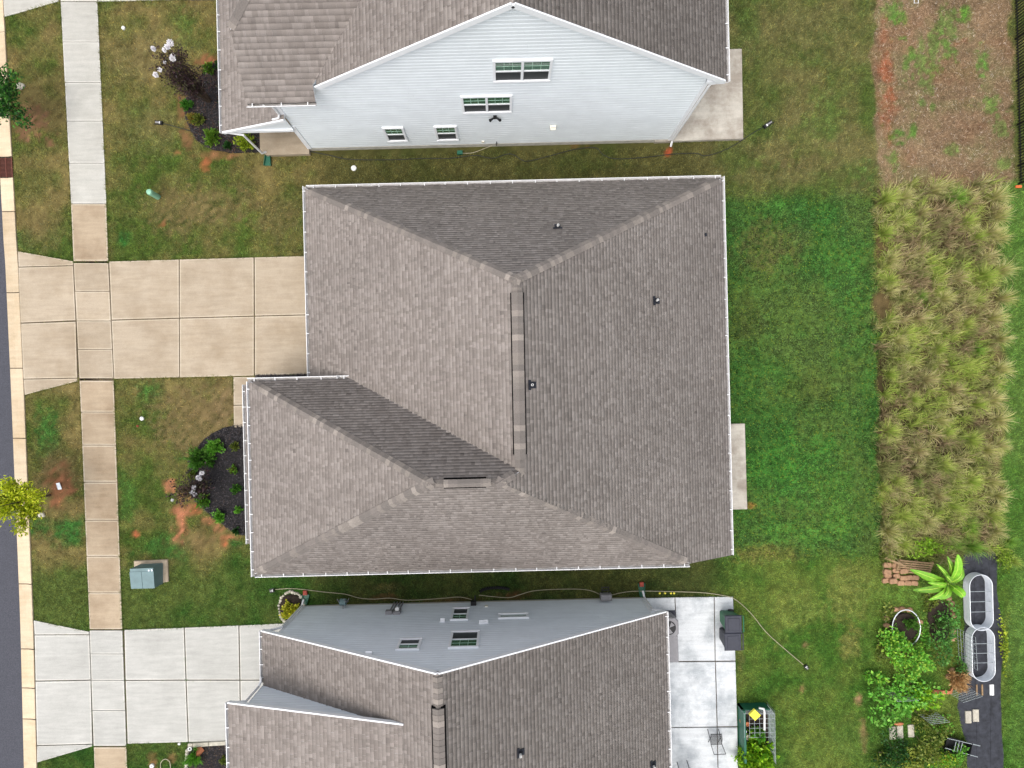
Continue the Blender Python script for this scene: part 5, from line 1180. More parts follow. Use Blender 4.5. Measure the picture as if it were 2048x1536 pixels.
hose('garden_hose', [(1218, 1190), (1250, 1183), (1285, 1181), (1340, 1182), (1400, 1184), (1440, 1189), (1468, 1197), (1500, 1225), (1530, 1262), (1565, 1294), (1605, 1328)], .015, M_hose, 'tan hose crossing the patio corner to the lawn sprinkler')
hose('garden_hose', [(327, 1560), (323, 1530), (326, 1520), (333, 1516), (341, 1521), (343, 1534), (342, 1560)], .018, M_hose, 'pale green hose loop on the bottom front lawn')
# downspout splash troughs
def trough(px, py, px2, py2, label, brick=False):
    a, b = P(px, py), P(px2, py2); d = (b - a).normalized(); s = Vector((-d.y, d.x, 0)); mb = MB(); e = empty('splash_trough', (a.x, a.y, 0), label, 'trough')
    w0, w1 = .09, .15; A_ = [a - s * w0, a + s * w0, b + s * w1, b - s * w1]
    mb.add([p + Vector((0, 0, .05)) for p in A_], [(0, 3, 2, 1)]); mb.build('trough_bed', M_green_pl, e, recenter=False)
    for p_, r_ in ((A_[0], A_[3]), (A_[1], A_[2])): MB().bar(p_ + Vector((0, 0, .07)), r_ + Vector((0, 0, .07)), .022, .13).build('trough_side', M_green_pl, e, recenter=False)
    return b
trough(537, 303, 536, 332, 'green splash trough below the upper porch downspout'); trough(610, 1208, 613, 1188, 'green splash trough beside the flower ring'); trough(1284, 1193, 1282, 1166, 'green splash trough at the lower patio corner')
for px, py, lb in ((612, 1184, 'red brick at the end of the left green trough'), (1282, 1167, 'red-brown brick at the end of the right green trough')):
    c = P(px, py); MB().prism([(c.x - .09, c.y - .10), (c.x + .09, c.y - .10), (c.x + .09, c.y + .10), (c.x - .09, c.y + .10)], .08, .17, .012).build('brick', M_red, label=lb, cat='brick')

# flower ring of pebbles
c = P(584, 1216); fr = empty('flower_ring', (c.x, c.y, 0), 'ring of small stones around yellow flowers by the lower driveway', 'flower bed')
MB().lathe([(.62, 0), (.55, .06), (.2, .08)], (c.x, c.y, 0), 20).build('soil', M_soilbed, fr); HARD.append([(c.x + .65 * math.cos(t), c.y + .75 * math.sin(t)) for t in np.arange(0, 6.28, .5)])
for i in range(34):
    t = 6.283 * i / 34; rr = random.uniform(.05, .085); p = (c.x + .58 * math.cos(t) * random.uniform(.95, 1.05), c.y + .72 * math.sin(t) * random.uniform(.95, 1.05), .02)
    mb = MB().lathe([(rr, 0), (rr * .95, rr * .6), (rr * .5, rr)], p, 8); mb.smooth = True; mb.build('pebble', M_stone, fr)
shrub(583, 1220, 21, .4, [C(190, 190, 40), C(150, 166, 40), C(206, 200, 70)], 'yellow flowering plant inside the stone ring', name='flowering_plant', cat='plant', ln=.09, wd=.07, z0=.06)
# hose reel, corrugated drain pipe, cart and lamp by the lower wall
c = P(691, 1198); e = empty('hose_reel', (c.x, c.y, 0), 'grey hose reel cart standing by the lower wall', 'hose reel')
for s in (-1, 1): MB().tube([(c.x + s * .14, c.y - .1, .05), (c.x + s * .16, c.y, .5), (c.x + s * .14, c.y + .25, .85)], .02, 6).build('frame', M_grey_ac, e)
mb = MB().tube([(c.x - .13, c.y, .45), (c.x + .13, c.y, .45)], .15, 14); mb.build('drum', M_trans, e); MB().tube([(c.x + .16, c.y, .45), (c.x + .3, c.y + .2, .6)], .015, 6).build('crank', M_grey_ac, e)
x, z = PW(686, 1219, YB); MB().tube([(x, YB, .62), (x, YB + .14, .62), (x + .02, YB + .2, .45)], .02, 6).build('hose_tap', M_grey_ac, bh)
x = PW(948, 1205, YB)[0]; lt = MB().box(x - .12, x + .12, YB, YB + .2, .4, .62).build('tap_manifold', M_black, bh); MB().tube([(x + .05, YB + .15, .5), (x + .08, YB + .4, .4)], .03, 6).build('tap_spout', M_black, lt)
e = empty('drain_pipe', P(990, 1182), 'black corrugated drain pipe lying in the lower side yard', 'pipe')
arc = [(960, 1182), (966, 1178), (975, 1175.5), (985, 1174.5), (997, 1174), (1008, 1175), (1021, 1178)]
pts = [P(*q) for q in arc]; mb = MB(); out = []
for i in range(len(pts) - 1):
    for j in range(6): p = pts[i].lerp(pts[i + 1], j / 6); out.append((p.x, p.y, .09))
mb.tube(out, [.055 if k % 2 else .08 for k in range(len(out))], 10); mb.build('pipe', M_black, e)
c = P(1208, 1186); e = empty('garden_cart', (c.x, c.y, 0), 'grey hose box on black stand against the lower wall', 'garden cart')
MB().prism([(c.x - .24, c.y - .13), (c.x + .24, c.y - .13), (c.x + .24, c.y + .13), (c.x - .24, c.y + .13)], .35, .72, .04).build('box', M_grey_ac, e)
for s in (-1, 1): MB().tube([(c.x + s * .15, c.y - .28, .02), (c.x + s * .15, c.y - .1, .4), (c.x + s * .15, c.y + .42, .45)], .022, 6).build('leg', M_black, e)
for k in range(2): MB().box(c.x - .15, c.x + .15, c.y + .26 + k * .12 - .02, c.y + .28 + k * .12, .42, .46).build('rung', M_black, e)
for k, px in enumerate((1319.5, 1330, 1342, 1348)):
    c = P(px, 1186.5, .12); MB().lathe([(.02, 0), (.022, .10), (.05, .12), (.03, .15)], (c.x, c.y, 0), 8).build('marker_flower', M_yellow, label='tiny yellow bloom above the lower patio, %s from the left' % ORD[k], cat='flower', group='row of tiny yellow blooms')

# ------------------------------------------------------------------ patio of the lower house
# outdoor condenser unit
c = P(1328, 1242); e = empty('condenser_unit', (c.x, c.y, 0), 'grey air conditioner unit with round fan under the lower eave', 'air conditioner')
w = .42; ch = .14; oc = [(c.x + a, c.y + b) for a, b in ((-w, -w + ch), (-w + ch, -w), (w - ch, -w), (w, -w + ch), (w, w - ch), (w - ch, w), (-w + ch, w), (-w, w - ch))]
MB().prism(oc, .1, .86, .03).build('casing', M_grey_ac, e); MB().lathe([(.30, .862), (.30, .875), (.28, .88)], (c.x, c.y, 0), 28).build('fan_opening', M_black, e)
for k in range(3):
    t = k * 2.09 + .4; MB().add([(c.x, c.y, .885), (c.x + .27 * math.cos(t), c.y + .27 * math.sin(t), .886), (c.x + .27 * math.cos(t + .8), c.y + .27 * math.sin(t + .8), .9)], [(0, 1, 2)]).build('fan_blade', M_grey_ac, e)
MB().prism([(c.x - .5, c.y - .5), (c.x + .5, c.y - .5), (c.x + .5, c.y + .5), (c.x - .5, c.y + .5)], .081, .10).build('base_pad', M_binblk, e)
MB().tube([(c.x - .3, c.y + .42, .4), (c.x - .55, c.y + .52, .5), (c.x - .78, c.y + .62, .55)], .04, 8).build('refrigerant_line', M_black, e)
# storage bench along the wall
MB().prism([P(1312, 1268), P(1352, 1267.5), P(1354, 1319), P(1312, 1320)], .081, .30, .02).build('step_platform', M_grey_ac, label='low grey step against the lower house wall', cat='step')
def bin_(px, py, body, label):
    c = P(px, py); e = empty('trash_bin', (c.x, c.y, .08), label, 'trash bin', None); c.z = .08
    lo, hi, h = (.26, .26), (.35, .36), 1.0; v = []
    for (a, b), z in ((lo, 0), (hi, h)):
        v += [(c.x + s * a * k, c.y + t * b * m, .08 + z) for s, t, k, m in ((-1, -1, 1, .8), (-1, -1, .8, 1), (1, -1, .8, 1), (1, -1, 1, .8), (1, 1, 1, .8), (1, 1, .8, 1), (-1, 1, .8, 1), (-1, 1, 1, .8))]
    MB().add(v, [tuple(range(7, -1, -1))] + [(i, (i + 1) % 8, 8 + (i + 1) % 8, 8 + i) for i in range(8)] + [tuple(range(8, 16))]).build('body', body, e, recenter=False)
    z = 1.08; LD = MB(); A_ = [(-.38, -.375), (.34, -.375), (.34, .375), (-.38, .375)]
    LD.prism([(c.x + a, c.y + b) for a, b in A_], z + .004, z + .06, .03); LD.build('lid', M_binblk, e)
    MB().prism([(c.x + a * .7, c.y + b * .72) for a, b in A_], z + .058, z + .08, .015).build('lid_panel', M_binblk, e)
    hd = MB().tube([(c.x + .33, c.y - .34, z), (c.x + .42, c.y - .34, z + .02), (c.x + .42, c.y + .34, z + .02), (c.x + .33, c.y + .34, z)], .026, 8); hd.build('handle', body, e)
    for t in (-1, 1): MB().tube([(c.x + .2, c.y + t * .25, .20), (c.x + .2, c.y + t * .31, .20)], .13, 14).build('wheel', M_black, e)
bin_(1450, 1231, M_bin, 'green trash bin with black lid, nearer the patio corner'); bin_(1449, 1265, M_binblk, 'black trash bin touching the green one')
def chair(px, py, a, label):
    c = P(px, py); e = empty('patio_chair', (c.x, c.y, .08), label, 'chair'); M = Matrix.Translation((c.x, c.y, .08)) @ Matrix.Rotation(a, 4, 'Z')
    m_ = lambda x, y, z: tuple(M @ Vector((x, y, z)))
    seat = MB()
    fr_ = [(-.24, -.22, .44), (.24, -.22, .44), (.26, .0, .44), (.24, .24, .42), (-.24, .24, .42), (-.26, 0, .44)]
    MB().tube([m_(*q) for q in fr_], .014, 6, closed=True).build('seat_frame', M_black, e)
    for k in range(13): x_ = -.22 + k * .0367; seat.bar(m_(x_, -.21, .44), m_(x_, .23, .425), .013, .004)
    for k in range(13): y_ = -.2 + k * .035; seat.bar(m_(-.24, y_, .441), m_(.24, y_, .441), .012, .004)
    seat.build('seat_mesh', M_black, e)
    for s in (-1, 1):
        MB().tube([m_(s * .24, -.22, .0), m_(s * .24, .12, .44)], .014, 6).build('leg', M_black, e); MB().tube([m_(s * .22, .36, .0), m_(s * .22, -.12, .44)], .014, 6).build('leg', M_black, e)
        MB().tube([m_(s * .24, .22, .42), m_(s * .25, .42, .88)], .014, 6).build('back_post', M_black, e)
    bk = MB()
    for k in range(8): x_ = -.2 + k * .057; bk.bar(m_(x_, .25, .46), m_(x_, .42, .86), .006, .004)
    bk.bar(m_(-.25, .42, .88), m_(.25, .42, .88), .02, .02); bk.build('backrest', M_black, e)
chair(1425, 1466, math.radians(180), 'dark metal mesh chair on the lower patio'); chair(1366, 1536, math.radians(10), 'dark metal chair cut off by the bottom edge of the patio')
# green wire bin with odds and ends, leafy plant
c = P(1508, 1452); e = empty('wire_planter', (c.x, c.y, 0), 'green wire enclosure full of garden odds and ends beside the patio', 'wire enclosure')
x0, y1_ = P(1474, 1406)[:2]; x1_, y0_ = P(1536, 1506)[:2]; h = .85
MB().box(x0, x0 + .09, y0_, y1_, 0, h * .92).build('side_panel', M_green_pl, e); MB().box(x0, x1_ - .1, y1_ - .06, y1_, 0, .6).build('end_panel', M_green_pl, e); wr = MB()
for k in range(10): z = .06 + k * h / 10; wr.bar((x0, y1_ - .08, z), (x1_, y1_ - .08, z), .012, .012); wr.bar((x1_, y1_ - .08, z), (x1_ , y0_, z), .012, .012)
for k in range(10): t = k / 9; wr.bar((x0 + (x1_ - x0) * t, y1_ - .08, 0), (x0 + (x1_ - x0) * t, y1_ - .08, h), .012, .012); wr.bar((x1_, y1_ - (y1_ - y0_) * t, 0), (x1_, y1_ - (y1_ - y0_) * t, h), .012, .012)
for k in range(7): t = k / 6; wr.bar((x0 + (x1_ - x0) * t, y1_ - .08, h), (x0 + (x1_ - x0) * t, y1_ - 1.1, h), .01, .01)
for k in range(6): wr.bar((x0 + .2, y1_ - .1 - k * .2, h), (x1_, y1_ - .1 - k * .2, h), .01, .01)
wr.build('wire_mesh', M_wire, e, recenter=False); MB().box(x0 + .09, x1_ - .02, y0_, y1_ - .07, .0, .12).build('floor', M_soilbed, e)
HARD.append([(x0, y0_), (x1_, y0_), (x1_, y1_), (x0, y1_)])
p = P(1509, 1429, .95); M = Matrix.Translation(p) @ Matrix.Rotation(.75, 4, 'Z') @ Matrix.Rotation(.15, 4, 'X')
MB().box(-.17, .17, -.2, .2, -.05, .05, M).build('yellow_box', M_yellow, label='yellow and white box lying on the wire enclosure', cat='box')
a = P(1527, 1417, .9); b = P(1529, 1460, .9); mb = MB().tube([P(1518, 1416, .9), a + Vector((.02, -.02, 0)), P(1529, 1425, .92), b], .045, 8); mb.smooth = True; mb.build('white_pipe', M_pipe, label='white plastic pipe bent over the wire enclosure', cat='pipe')
for px, py, r, m_, lb in ((1488, 1463, .10, M_paper, 'white plastic bag in the wire enclosure'), (1496, 1474, .12, M_stone, 'pale pot among the clutter of the wire enclosure'), (1484, 1441, .12, M_wood, 'brown pot near the green side panel'), (1494, 1447, .09, M_orange, 'small clay pot in the wire enclosure')):
    c = P(px, py, .3); MB().lathe([(r * .7, 0), (r, .2), (r * 1.05, .24), (r * .8, .24), (r * .75, .2)], (c.x, c.y, .125), 14).build('flower_pot', m_, label=lb, cat='pot')
LIM = [C(140, 186, 30), C(118, 168, 28), C(164, 204, 54), C(92, 150, 30)]
shrub(1514, 1512, 42, 1.0, LIM, 'big lime green leafy plant at the bottom of the wire enclosure', name='leafy_plant', cat='plant', ln=.17, wd=.11, nb=60, spiky=.6); shrub(1516, 1468, 15, .9, BRI, 'smaller green plant inside the wire enclosure', name='leafy_plant', cat='plant', ln=.13, wd=.10, spiky=.6)

# ------------------------------------------------------------------ lower front bed
e = None
for k, (a, b) in enumerate((((377, 1490), (386, 1489.5)), ((387, 1489.5), (418, 1487)), ((419, 1487), (452, 1485)))):
    MB().bar(P(*a, .06), P(*b, .06), .16, .14).build('edging_stone', M_stone, label=('short grey edging stone at the corner of the lower front bed', 'long grey edging stone, middle of three along the lower front bed', 'long grey edging stone nearest the gutter of the lower front bed')[k], cat='edging stone', group='edging stones of the lower front bed')
for k in range(6): c = P(376 - k * .5, 1500 + k * 7); MB().lathe([(.09, 0), (.09, .08), (.05, .12)], (c.x, c.y, 0), 9).build('edging_stone', M_stone, label='small round rim stone of the lower front bed, %s from the driveway' % ORD[k], cat='edging stone', group='round rim stones of the lower front bed')
c = P(401, 1501); mb = MB().add([(c.x - .12, c.y - .12, .1), (c.x - .02, c.y - .22, .1), (c.x + .22, c.y + .05, .1), (c.x + .1, c.y + .22, .1), (c.x - .14, c.y + .18, .1), (c.x + .0, c.y, .42)], [(0, 1, 5), (1, 2, 5), (2, 3, 5), (3, 4, 5), (4, 0, 5)]); mb.build('garden_rock', M_orange, label='pointed terracotta coloured rock in the lower front bed', cat='rock')
c = P(383, 1494); mb = MB().tube([(c.x + .07 * math.cos(t), c.y + .07 * math.sin(t), .16) for t in np.arange(0, 6.28, .5)], .03, 6, closed=True); mb.build('ring_ornament', M_pipe, label='small white ring ornament at the bed corner', cat='ornament')
rock(359, 1487, .07, .06, .06, M_pipe, 'small white stone at the driveway edge')

# ------------------------------------------------------------------ back fence
fx0 = P(2028, 0).x; ys = [P(2028, y).y for y in (-70, -3, 79, 163, 250, 332, 368)]
fe = empty('picket_fence', (fx0, ys[3], 0), 'black metal picket fence at the upper right edge', 'fence')
for y in ys: MB().box(fx0 - .035, fx0 + .035, y - .035, y + .035, 0, 1.42).build('post', M_black, fe)
pm = MB().box(-.018, .018, -.018, .018, .06, 1.32).mesh('picket'); pm.materials.append(M_black)
for a, b in zip(ys[:-1], ys[1:]):
    for z in (.15, .72, 1.22): MB().box(fx0 - .016, fx0 + .016, b + .035, a - .035, z - .016, z + .016).build('rail', M_black, fe)
    k = int((a - b) / .125)
    for i in range(1, k): mesh_obj('picket', pm, None, fe, basis=Matrix.Translation((fx0, b + (a - b) * i / k, 0)))
c = P(2035, 374); MB().box(c.x - .13, c.x + .13, c.y - .05, c.y + .05, .02, .08, None).build('orange_marker', M_orangetag, label='small orange marker in the grass at the fence end', cat='marker')
c = P(1831, 3); MB().tube([(c.x - .09, c.y - .1, .05), (c.x + .09, c.y - .1, .05), (c.x + .09, c.y + .1, .05), (c.x - .09, c.y + .1, .05)], .02, 6, closed=True).build('plastic_edging', M_pipe, label='small white plastic frame on the bare soil at the top', cat='frame')

# ------------------------------------------------------------------ vegetable garden
MB().prism(fabr, -.03, .018).build('landscape_fabric', M_fabric, label='black landscape fabric laid along the garden', cat='fabric')
for s_, q in ((1, [(1948, 1110), (1950, 1180), (1949, 1300), (1953, 1420), (1955, 1600)]), (2, [(1978, 1110), (1984, 1300), (1982, 1440), (1980, 1600)])):
    mb = MB(); w = [P(*k) for k in q]
    for a, b in zip(w[:-1], w[1:]): mb.bar((a.x, a.y, .022), (b.x, b.y, .022), .05, .016)
    mb.build('fabric_seam', M_fabric, bpy.data.objects['landscape_fabric'])
def raised_bed(px, py, hw, hl, label, h=.45):
    c = P(px, py); e = empty('raised_bed', (c.x, c.y, 0), label, 'raised bed'); n = 44; r = hw; st = hl - hw
    def oval(d, z):
        out = []
        for k in range(n):
            t = 2 * math.pi * k / n; yy = st if math.sin(t) >= 0 else -st; out.append((c.x + (r + d) * math.cos(t), c.y + yy + (r + d) * math.sin(t), z))
        return out
    mb = MB(); prof = [(0.012 if i % 2 else -.012, .02 + (h - .02) * i / 10) for i in range(11)]
    for d, z in prof: mb.v += oval(d, z)
    for i in range(10):
        for k in range(n): a = i * n + k; b = i * n + (k + 1) % n; mb.f.append((a, b, b + n, a + n))
    mb.build('corrugated_wall', M_galv, e); rm = MB().tube(oval(0, h), .018, 6, closed=True); rm.smooth = True; rm.build('rim', M_galv, e)
    for yy in (-.62, 0, .62): MB().tube([(c.x - r, c.y + yy * st, h * .7), (c.x + r, c.y + yy * st, h * .7)], .012, 6).build('tie_rod', M_wire, e)
raised_bed(1948, 1199, .50, 1.22, 'empty oval galvanised raised bed nearer the banana plant'); raised_bed(1952, 1301, .50, 1.18, 'empty oval galvanised raised bed, lower of the two')
# block stack and pallet
BL = [(1776, 1131, 1), (1776, 1145, 1), (1773, 1162, 0), (1788, 1163, 1), (1792, 1131, 0), (1793, 1142, 0), (1809, 1143, 1), (1794, 1153, 0), (1808, 1157, 0), (1820, 1156, 0), (1803, 1167, 0), (1817, 1167, 0), (1830, 1167, 0), (1832, 1156, 0), (1777, 1152, 0)]
bmh = MB(); bo = [(-.16, -.09), (.16, -.09), (.20, .0), (.14, .10), (-.14, .10), (-.20, .0)]; bmh.prism(bo, 0, .14, .02); bme = bmh.mesh('paving_block'); bme.materials.append(M_block)
for px, py, lv in BL:
    p = P(px, py, .14 + .14 * lv); s = 1.0 if lv == 0 else 1.1
    mesh_obj('paving_block', bme, None, None, label='tan concrete block in the %s layer of the pile, %s from the left' % ('upper' if lv else 'lower', ORD[sorted([q for q in BL if q[2] == lv]).index((px, py, lv))]), cat='block', group='pile of tan blocks', basis=Matrix.Translation((p.x, p.y, .002 + .144 * lv)) @ Matrix.Rotation(random.uniform(-.2, .2), 4, 'Z') @ Matrix.Diagonal((.82 * s, 1.1 * s, 1, 1)))
c = P(1822, 1131); e = empty('wooden_pallet', (c.x, c.y, 0), 'weathered wooden pallet leaning behind the block pile', 'pallet'); M = Matrix.Translation((c.x, c.y, .15)) @ Matrix.Rotation(-.12, 4, 'Z') @ Matrix.Rotation(.35, 4, 'X')
for k in range(6): MB().box(-.75, .75, -.28 + k * .11, -.21 + k * .11, .1, .125, M).build('board', M_wood, e)
for k in range(3): MB().box(-.75 + k * .71, -.67 + k * .71, -.3, .36, 0, .098, M).build('stringer', M_wood, e)
a = P(1771, 1116, .3); b = P(1812, 1133, .5); MB().bar(a, b, .09, .03).build('loose_plank', M_wood, label='loose plank lying across the block pile', cat='plank')
# banana plant
c = P(1872, 1157); e = empty('banana_plant', (c.x, c.y, 0), 'banana plant with long bright green leaves', 'plant'); base_z = .7
MB().tube([(c.x, c.y, 0), (c.x, c.y, .5), (c.x, c.y, .85)], [.09, .075, .05], 10).build('stem', mat('banana_stem', (140, 160, 80), .6), e)
M_ban = mat('banana_leaf', (112, 166, 40), .5, var=.16, scale=7, spec=.35, rnd=.28)
for tx, ty, tz, wv in ((1914, 1109, 1.7, .20), (1926, 1194, 1.3, .19), (1820, 1139, 1.1, .17), (1826, 1180, .95, .16), (1857, 1199, .9, .14), (1878, 1198, .9, .15), (1872, 1128, 1.5, .10), (1924, 1136, 1.1, .13), (1893, 1112, 1.4, .12), (1842, 1155, 1.0, .10), (1905, 1178, 1.0, .13), (1855, 1165, 1.15, .11), (1890, 1150, 1.6, .12)):
    tip = P(tx, ty, tz); o = Vector((c.x, c.y, base_z)); n = 9; V = []; F = []
    d = (tip - o); sd = Vector((-d.y, d.x, 0)).normalized()
    for i in range(n + 1):
        t = i / n; ctr = o + d * t + Vector((0, 0, .35 * math.sin(math.pi * t) * (1 - .2 * t))); w = wv * (math.sin(math.pi * min(1, t * .93 + .05)) ** .6) * (.25 if t < .18 else 1) * random.uniform(.9, 1.05)
        V += [ctr - sd * w + Vector((0, 0, .05)), ctr, ctr + sd * w + Vector((0, 0, .05))]
    for i in range(n): F += [(3 * i, 3 * i + 1, 3 * i + 4, 3 * i + 3), (3 * i + 1, 3 * i + 2, 3 * i + 5, 3 * i + 4)]
    lf = MB().add(V, F); lf.smooth = True; lf_o = lf.build('leaf', M_ban, e); rb = [V[3 * i + 1] + Vector((0, 0, .008)) for i in range(n)]; MB().tube(rb, .014, 5).build('midrib', mat_rib if 'mat_rib' in globals() else globals().setdefault('mat_rib', mat('banana_rib', (186, 214, 90), .5)), lf_o, recenter=False)
# round bed with white rim and stones
c = P(1806, 1252); e = empty('round_bed', (c.x, c.y, 0), 'round garden bed with white metal rim and dark soil', 'raised bed')
MB().lathe([(.62, 0), (.60, .16), (.2, .17)], (c.x, c.y, 0), 26).build('soil', M_soilbed, e); mb = MB().tube([(c.x + .62 * math.cos(t), c.y + .8 * math.sin(t), .24) for t in np.arange(0, 6.28, .2)], .025, 6, closed=True); mb.smooth = True; mb.build('rim', M_galv, e)
for k, (px, py) in enumerate(((1790, 1218), (1803, 1217), (1817, 1219), (1838, 1243), (1838, 1255), (1838, 1266), (1772, 1250), (1771, 1236))): rock(px, py, .15, .11, .14, M_block, 'tan edging block of the round bed, ' + ('left of the three on top', 'middle of the three on top', 'right of the three on top', 'upper one on the right', 'middle one on the right', 'lowest one on the right', 'lower one on the left', 'upper one on the left')[k], 'edging_block', 'block', 'blocks around the round bed')
c = P(1877, 1240); e = empty('soil_bed', (c.x, c.y, 0), 'oval bed of dark soil between the round bed and the metal beds', 'garden bed'); mb = MB()
mb.prism([(c.x + .5 * math.cos(t) * (1 + .06 * math.sin(5 * t)), c.y + .95 * math.sin(t)) for t in np.arange(0, 6.28, .25)], -.02, .12, .05); mb.build('soil', M_soilbed, e)
for k, (px, py) in enumerate(((1888, 1190), (1896, 1196), (1902, 1206), (1905, 1218), (1906, 1230), (1905, 1262), (1905, 1276), (1904, 1340), (1896, 1352))): rock(px, py, .13, .13, .13, M_block, 'brown edging block beside the oval soil bed, %s from the top' % ORD[k], 'edging_block', 'block', 'blocks beside the oval soil bed')
shrub(1880, 1246, 20, .4, [C(104, 140, 70), C(84, 122, 56), C(124, 158, 88)], 'grey-green vegetable plant in the oval soil bed', name='vegetable_plant', cat='plant', nb=14, ln=.14, wd=.05); shrub(1822, 1245, 20, .6, [C(104, 150, 60), C(84, 134, 50)], 'leafy plant growing out of the round bed', name='vegetable_plant', cat='plant', nb=14, ln=.12, wd=.08)
VIN = [C(122, 188, 62), C(104, 170, 54), C(142, 198, 70), C(86, 148, 48), C(160, 196, 70)]
def vine(px, py, rx, ry, h, n, label, pal=VIN, ln=.13, name='vine', seed=9):
    """broad mass of big leaves over a hidden support"""
    rs = np.random.default_rng(seed); p = P(px, py, h); sc = (CAM_H - h) / CAM_H * S_; e = empty(name, (p.x, p.y, 0), label, 'plant'); t = rs.uniform(0, 6.28, n); k = np.sqrt(rs.uniform(0, 1, n)); j = .85 + .28 * np.sin(2 * t + seed) + .22 * np.sin(3 * t + 2 * seed) + .16 * np.sin(5 * t + seed) + .10 * np.sin(9 * t)
    x = rx * sc * k * j * np.cos(t); y = ry * sc * k * j * np.sin(t); z = h * (.25 + .75 * np.sqrt(np.clip(1 - k ** 2 * .9, 0, 1))) * rs.uniform(.55, 1.05, n); pts = np.stack([x + p.x, y + p.y, z], 1)
    d = np.stack([np.cos(t) * k, np.sin(t) * k, rs.uniform(-.1, .4, n)], 1) + rs.normal(0, .5, (n, 3)); lump = .45 + 1.1 * fbm(x * 1.0, y * 1.0, 3.2, 3)[:, None]
    V, F, K = leaves(pts, d, ln * rs.uniform(.55, 1.35, n), ln * .9, pal_col(rs, n, pal, .75, 1.25) * lump, rs, .12); mesh_obj('foliage', np_mesh('foliage', V, F, K), M_leaf, e, recenter=False)
    st = MB()
    for q in range(6): a = 6.28 * q / 6; st.tube([(p.x, p.y, 0), (p.x + math.cos(a) * rx * sc * .5, p.y + math.sin(a) * ry * sc * .5, h * .5), (p.x + math.cos(a) * rx * sc * .8, p.y + math.sin(a) * ry * sc * .8, h * .45)], .01, 5)
    st.build('stem', M_bark, e, recenter=False)
vine(1830, 1325, 56, 44, 1.1, 1900, 'large bright green squash vine mass in the garden', ln=.105, seed=10); vine(1800, 1290, 30, 22, .9, 420, 'lighter green vine just below the round bed', seed=11); vine(1895, 1290, 28, 50, .8, 620, 'darker green vine climbing beside the metal beds', [C(78, 132, 52), C(62, 112, 44), C(98, 150, 66)], .10, seed=12)
vine(1812, 1408, 66, 50, .9, 900, 'green vine mass on the trellis in the lower garden', [C(116, 184, 66), C(98, 164, 58), C(140, 198, 80)], seed=13); vine(1852, 1405, 36, 32, .8, 520, 'lime green vine at the right of the trellis', LIM, seed=14); vine(1762, 1362, 20, 12, .6, 150, 'small creeping vine at the left of the garden', seed=15)
vine(1915, 1240, 16, 40, .7, 280, 'thin green plant trailing along the first metal bed', [C(88, 150, 60), C(104, 164, 70)], .09, seed=16); vine(1800, 1512, 44, 36, .6, 820, 'dark green shrub mass at the bottom of the garden', DKG, .09, seed=17); vine(1862, 1504, 46, 34, .7, 800, 'yellow-green shrub mass at the bottom of the garden', OLV, .10, seed=18); vine(1925, 1515, 14, 22, .6, 200, 'green weeds at the edge of the black fabric', BRI, .1, seed=19)
vine(1866, 1100, 34, 22, .8, 520, 'bushy yellow-green weeds above the banana plant', [C(130, 170, 40), C(108, 150, 36), C(150, 184, 56)], .09, seed=20); vine(2018, 1120, 20, 26, .6, 320, 'yellow-green weeds beyond the black fabric', [C(140, 168, 50), C(120, 150, 44)], .08, seed=22); vine(1786, 1110, 26, 14, .5, 240, 'low weeds behind the block pile', OLV, .08, seed=23); vine(1780, 1228, 16, 14, .35, 130, 'pale grassy weeds left of the round bed', OLV, .1, seed=24)
shrub(1918, 1360, 22, .5, [C(206, 168, 116), C(180, 138, 88), C(222, 190, 140)], 'dried orange-brown plant heap below the metal beds', name='dried_plant', cat='plant', spiky=1.4, ln=.22, wd=.03); 
# trellis wires
def trellis(px0_, py0_, px1_2, py1_2, h, label, nx=9, nz=7):
    a, b = P(px0_, py0_), P(px1_2, py1_2); e = empty('wire_trellis', ((a + b) / 2), label, 'trellis')
    for i in range(nx): p = a.lerp(b, i / (nx - 1)); MB().bar((p.x, p.y, 0), (p.x, p.y, h), .012, .012).build('upright_wire', M_wire, e)
    for k in range(nz): z = .08 + (h - .08) * k / (nz - 1); MB().bar((a.x, a.y, z), (b.x, b.y, z), .010, .010).build('cross_wire', M_wire, e)
trellis(1912, 1255, 1916, 1318, 1.2, 'wire trellis standing beside the lower metal bed'); trellis(1895, 1384, 1932, 1372, 1.0, 'wire trellis behind the dried plant heap', 11); trellis(1836, 1428, 1872, 1424, .9, 'wire trellis at the lower right of the vines', 6); trellis(1770, 1384, 1812, 1382, .9, 'wire trellis among the lower vines', 7)
# planks and stepping stones
for px, py, lb in ((1784, 1465, 'pale stepping stone, left of three below the vines'), (1799, 1463, 'pale stepping stone, middle of three below the vines'), (1821, 1461, 'pale stepping stone, right of three below the vines')):
    c = P(px, py); MB().prism([(c.x - .13, c.y - .28), (c.x + .14, c.y - .28), (c.x + .13, c.y + .28), (c.x - .14, c.y + .27)], .0, .06, .015).build('stepping_stone', M_stone, label=lb, cat='stepping stone')
for px, py, lb in ((1935, 1433, 'short tan plank on the black fabric, left one'), (1950, 1430, 'short tan plank on the black fabric, right one')):
    c = P(px, py); MB().prism([(c.x - .13, c.y - .27), (c.x + .13, c.y - .27), (c.x + .13, c.y + .27), (c.x - .13, c.y + .27)], .02, .07, .01).build('short_plank', M_stone, label=lb, cat='plank')
for k, px in enumerate((1952, 1963, 1982)):
    c = P(px, 1379); w = .03 if k < 2 else .09
    MB().prism([(c.x - w, c.y - .24), (c.x + w, c.y - .24), (c.x + w, c.y + .24), (c.x - w, c.y + .24)], .02, .06, .005).build('fence_slat', M_pipe if k == 2 else M_wood, label=('narrow upright slat lying below the metal beds, left one', 'narrow upright slat lying below the metal beds, second one', 'wider white slat lying below the metal beds')[k], cat='slat')
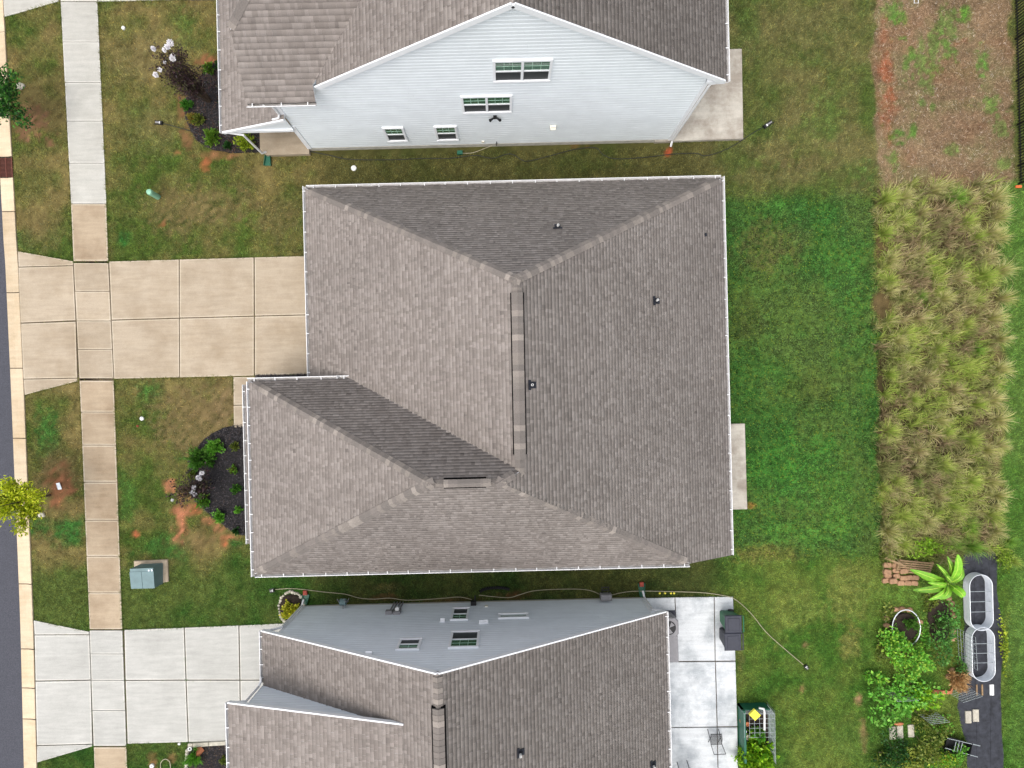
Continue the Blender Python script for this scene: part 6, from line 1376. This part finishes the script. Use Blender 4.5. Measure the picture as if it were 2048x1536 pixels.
c = P(1872, 1383); MB().prism([P(1862, 1378), P(1898, 1380), P(1906, 1366), P(1900, 1386), P(1862, 1386)], 0, .12, .01).build('edging_board', M_orange, label='orange-brown edging board in the lower garden', cat='board')
rock(1797, 1447, .22, .07, .08, M_orange, 'long orange edging stone below the vines', 'edging_block', 'block')
# black folded barrow
c = P(1905, 1484); e = empty('garden_barrow', (c.x, c.y, 0), 'black tub barrow lying at the bottom of the garden', 'barrow'); M = Matrix.Translation((c.x, c.y, 0)) @ Matrix.Rotation(-.25, 4, 'Z')
v = [M @ Vector(q) for q in ((-.45, -.25, .1), (.45, -.2, .1), (.45, .2, .1), (-.45, .25, .1), (-.6, -.34, .42), (.55, -.28, .42), (.55, .28, .42), (-.6, .34, .42))]
MB().add(v, [(0, 1, 2, 3), (0, 4, 5, 1), (1, 5, 6, 2), (2, 6, 7, 3), (3, 7, 4, 0)]).build('tub', M_black, e)
for s in (-1, 1): MB().tube([M @ Vector((-.5, s * .22, .3)), M @ Vector((.9, s * .25, .4))], .018, 6).build('handle', M_wire, e)
for k in range(3): MB().tube([M @ Vector((-.2 + k * .14, -.22, .44)), M @ Vector((-.2 + k * .14, .22, .44))], .012, 6).build('grid_wire', M_wire, e)

# loose weeds filling the garden floor
for px, py, rx, ry, h, n, pal, lb in ((1850, 1440, 40, 22, .3, 420, OLV, 'low weedy growth between the vines and the stepping stones'), (1890, 1455, 22, 26, .4, 300, BRI + OLV, 'mixed weeds left of the tan planks'),
        (1775, 1525, 24, 22, .5, 360, DKG + OLV, 'dark weeds at the bottom left of the garden'), (1830, 1530, 30, 20, .6, 420, [C(150, 158, 60), C(120, 140, 50)], 'straw-green tall weeds at the bottom of the garden'), (1895, 1525, 26, 20, .6, 400, BRI + YEL, 'bright weeds below the barrow'),
        (1868, 1205, 18, 22, .3, 220, OLV, 'thin weeds above the oval soil bed'), (1850, 1275, 14, 34, .3, 260, BRI, 'green weeds between the round and the oval bed'), (1930, 1340, 12, 30, .5, 220, [C(92, 140, 60), C(70, 118, 50)], 'trailing green plant left of the lower metal bed'),
        (1765, 1300, 12, 26, .3, 160, OLV, 'low weeds along the left side of the squash vine'), (2012, 1290, 8, 60, .3, 240, YEL, 'yellowish weeds along the right edge of the black fabric')):
    vine(px, py, rx, ry, h, n, lb, pal, .09, 'weeds', int(px + py))

# ------------------------------------------------------------------ ground cover grows last, round everything that stands
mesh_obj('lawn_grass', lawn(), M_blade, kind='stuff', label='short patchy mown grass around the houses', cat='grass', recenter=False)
mesh_obj('clover', clover(), M_blade, kind='stuff', label='dense bright green clover on the back lawn', cat='clover', recenter=False)
mesh_obj('straw', straw(), M_blade, kind='stuff', label='dead straw and small weeds on the bare soil', cat='straw', recenter=False)
mesh_obj('edge_grass', edge_tufts(), M_blade, kind='stuff', label='unmown grass creeping over the slab edges', cat='grass', recenter=False)
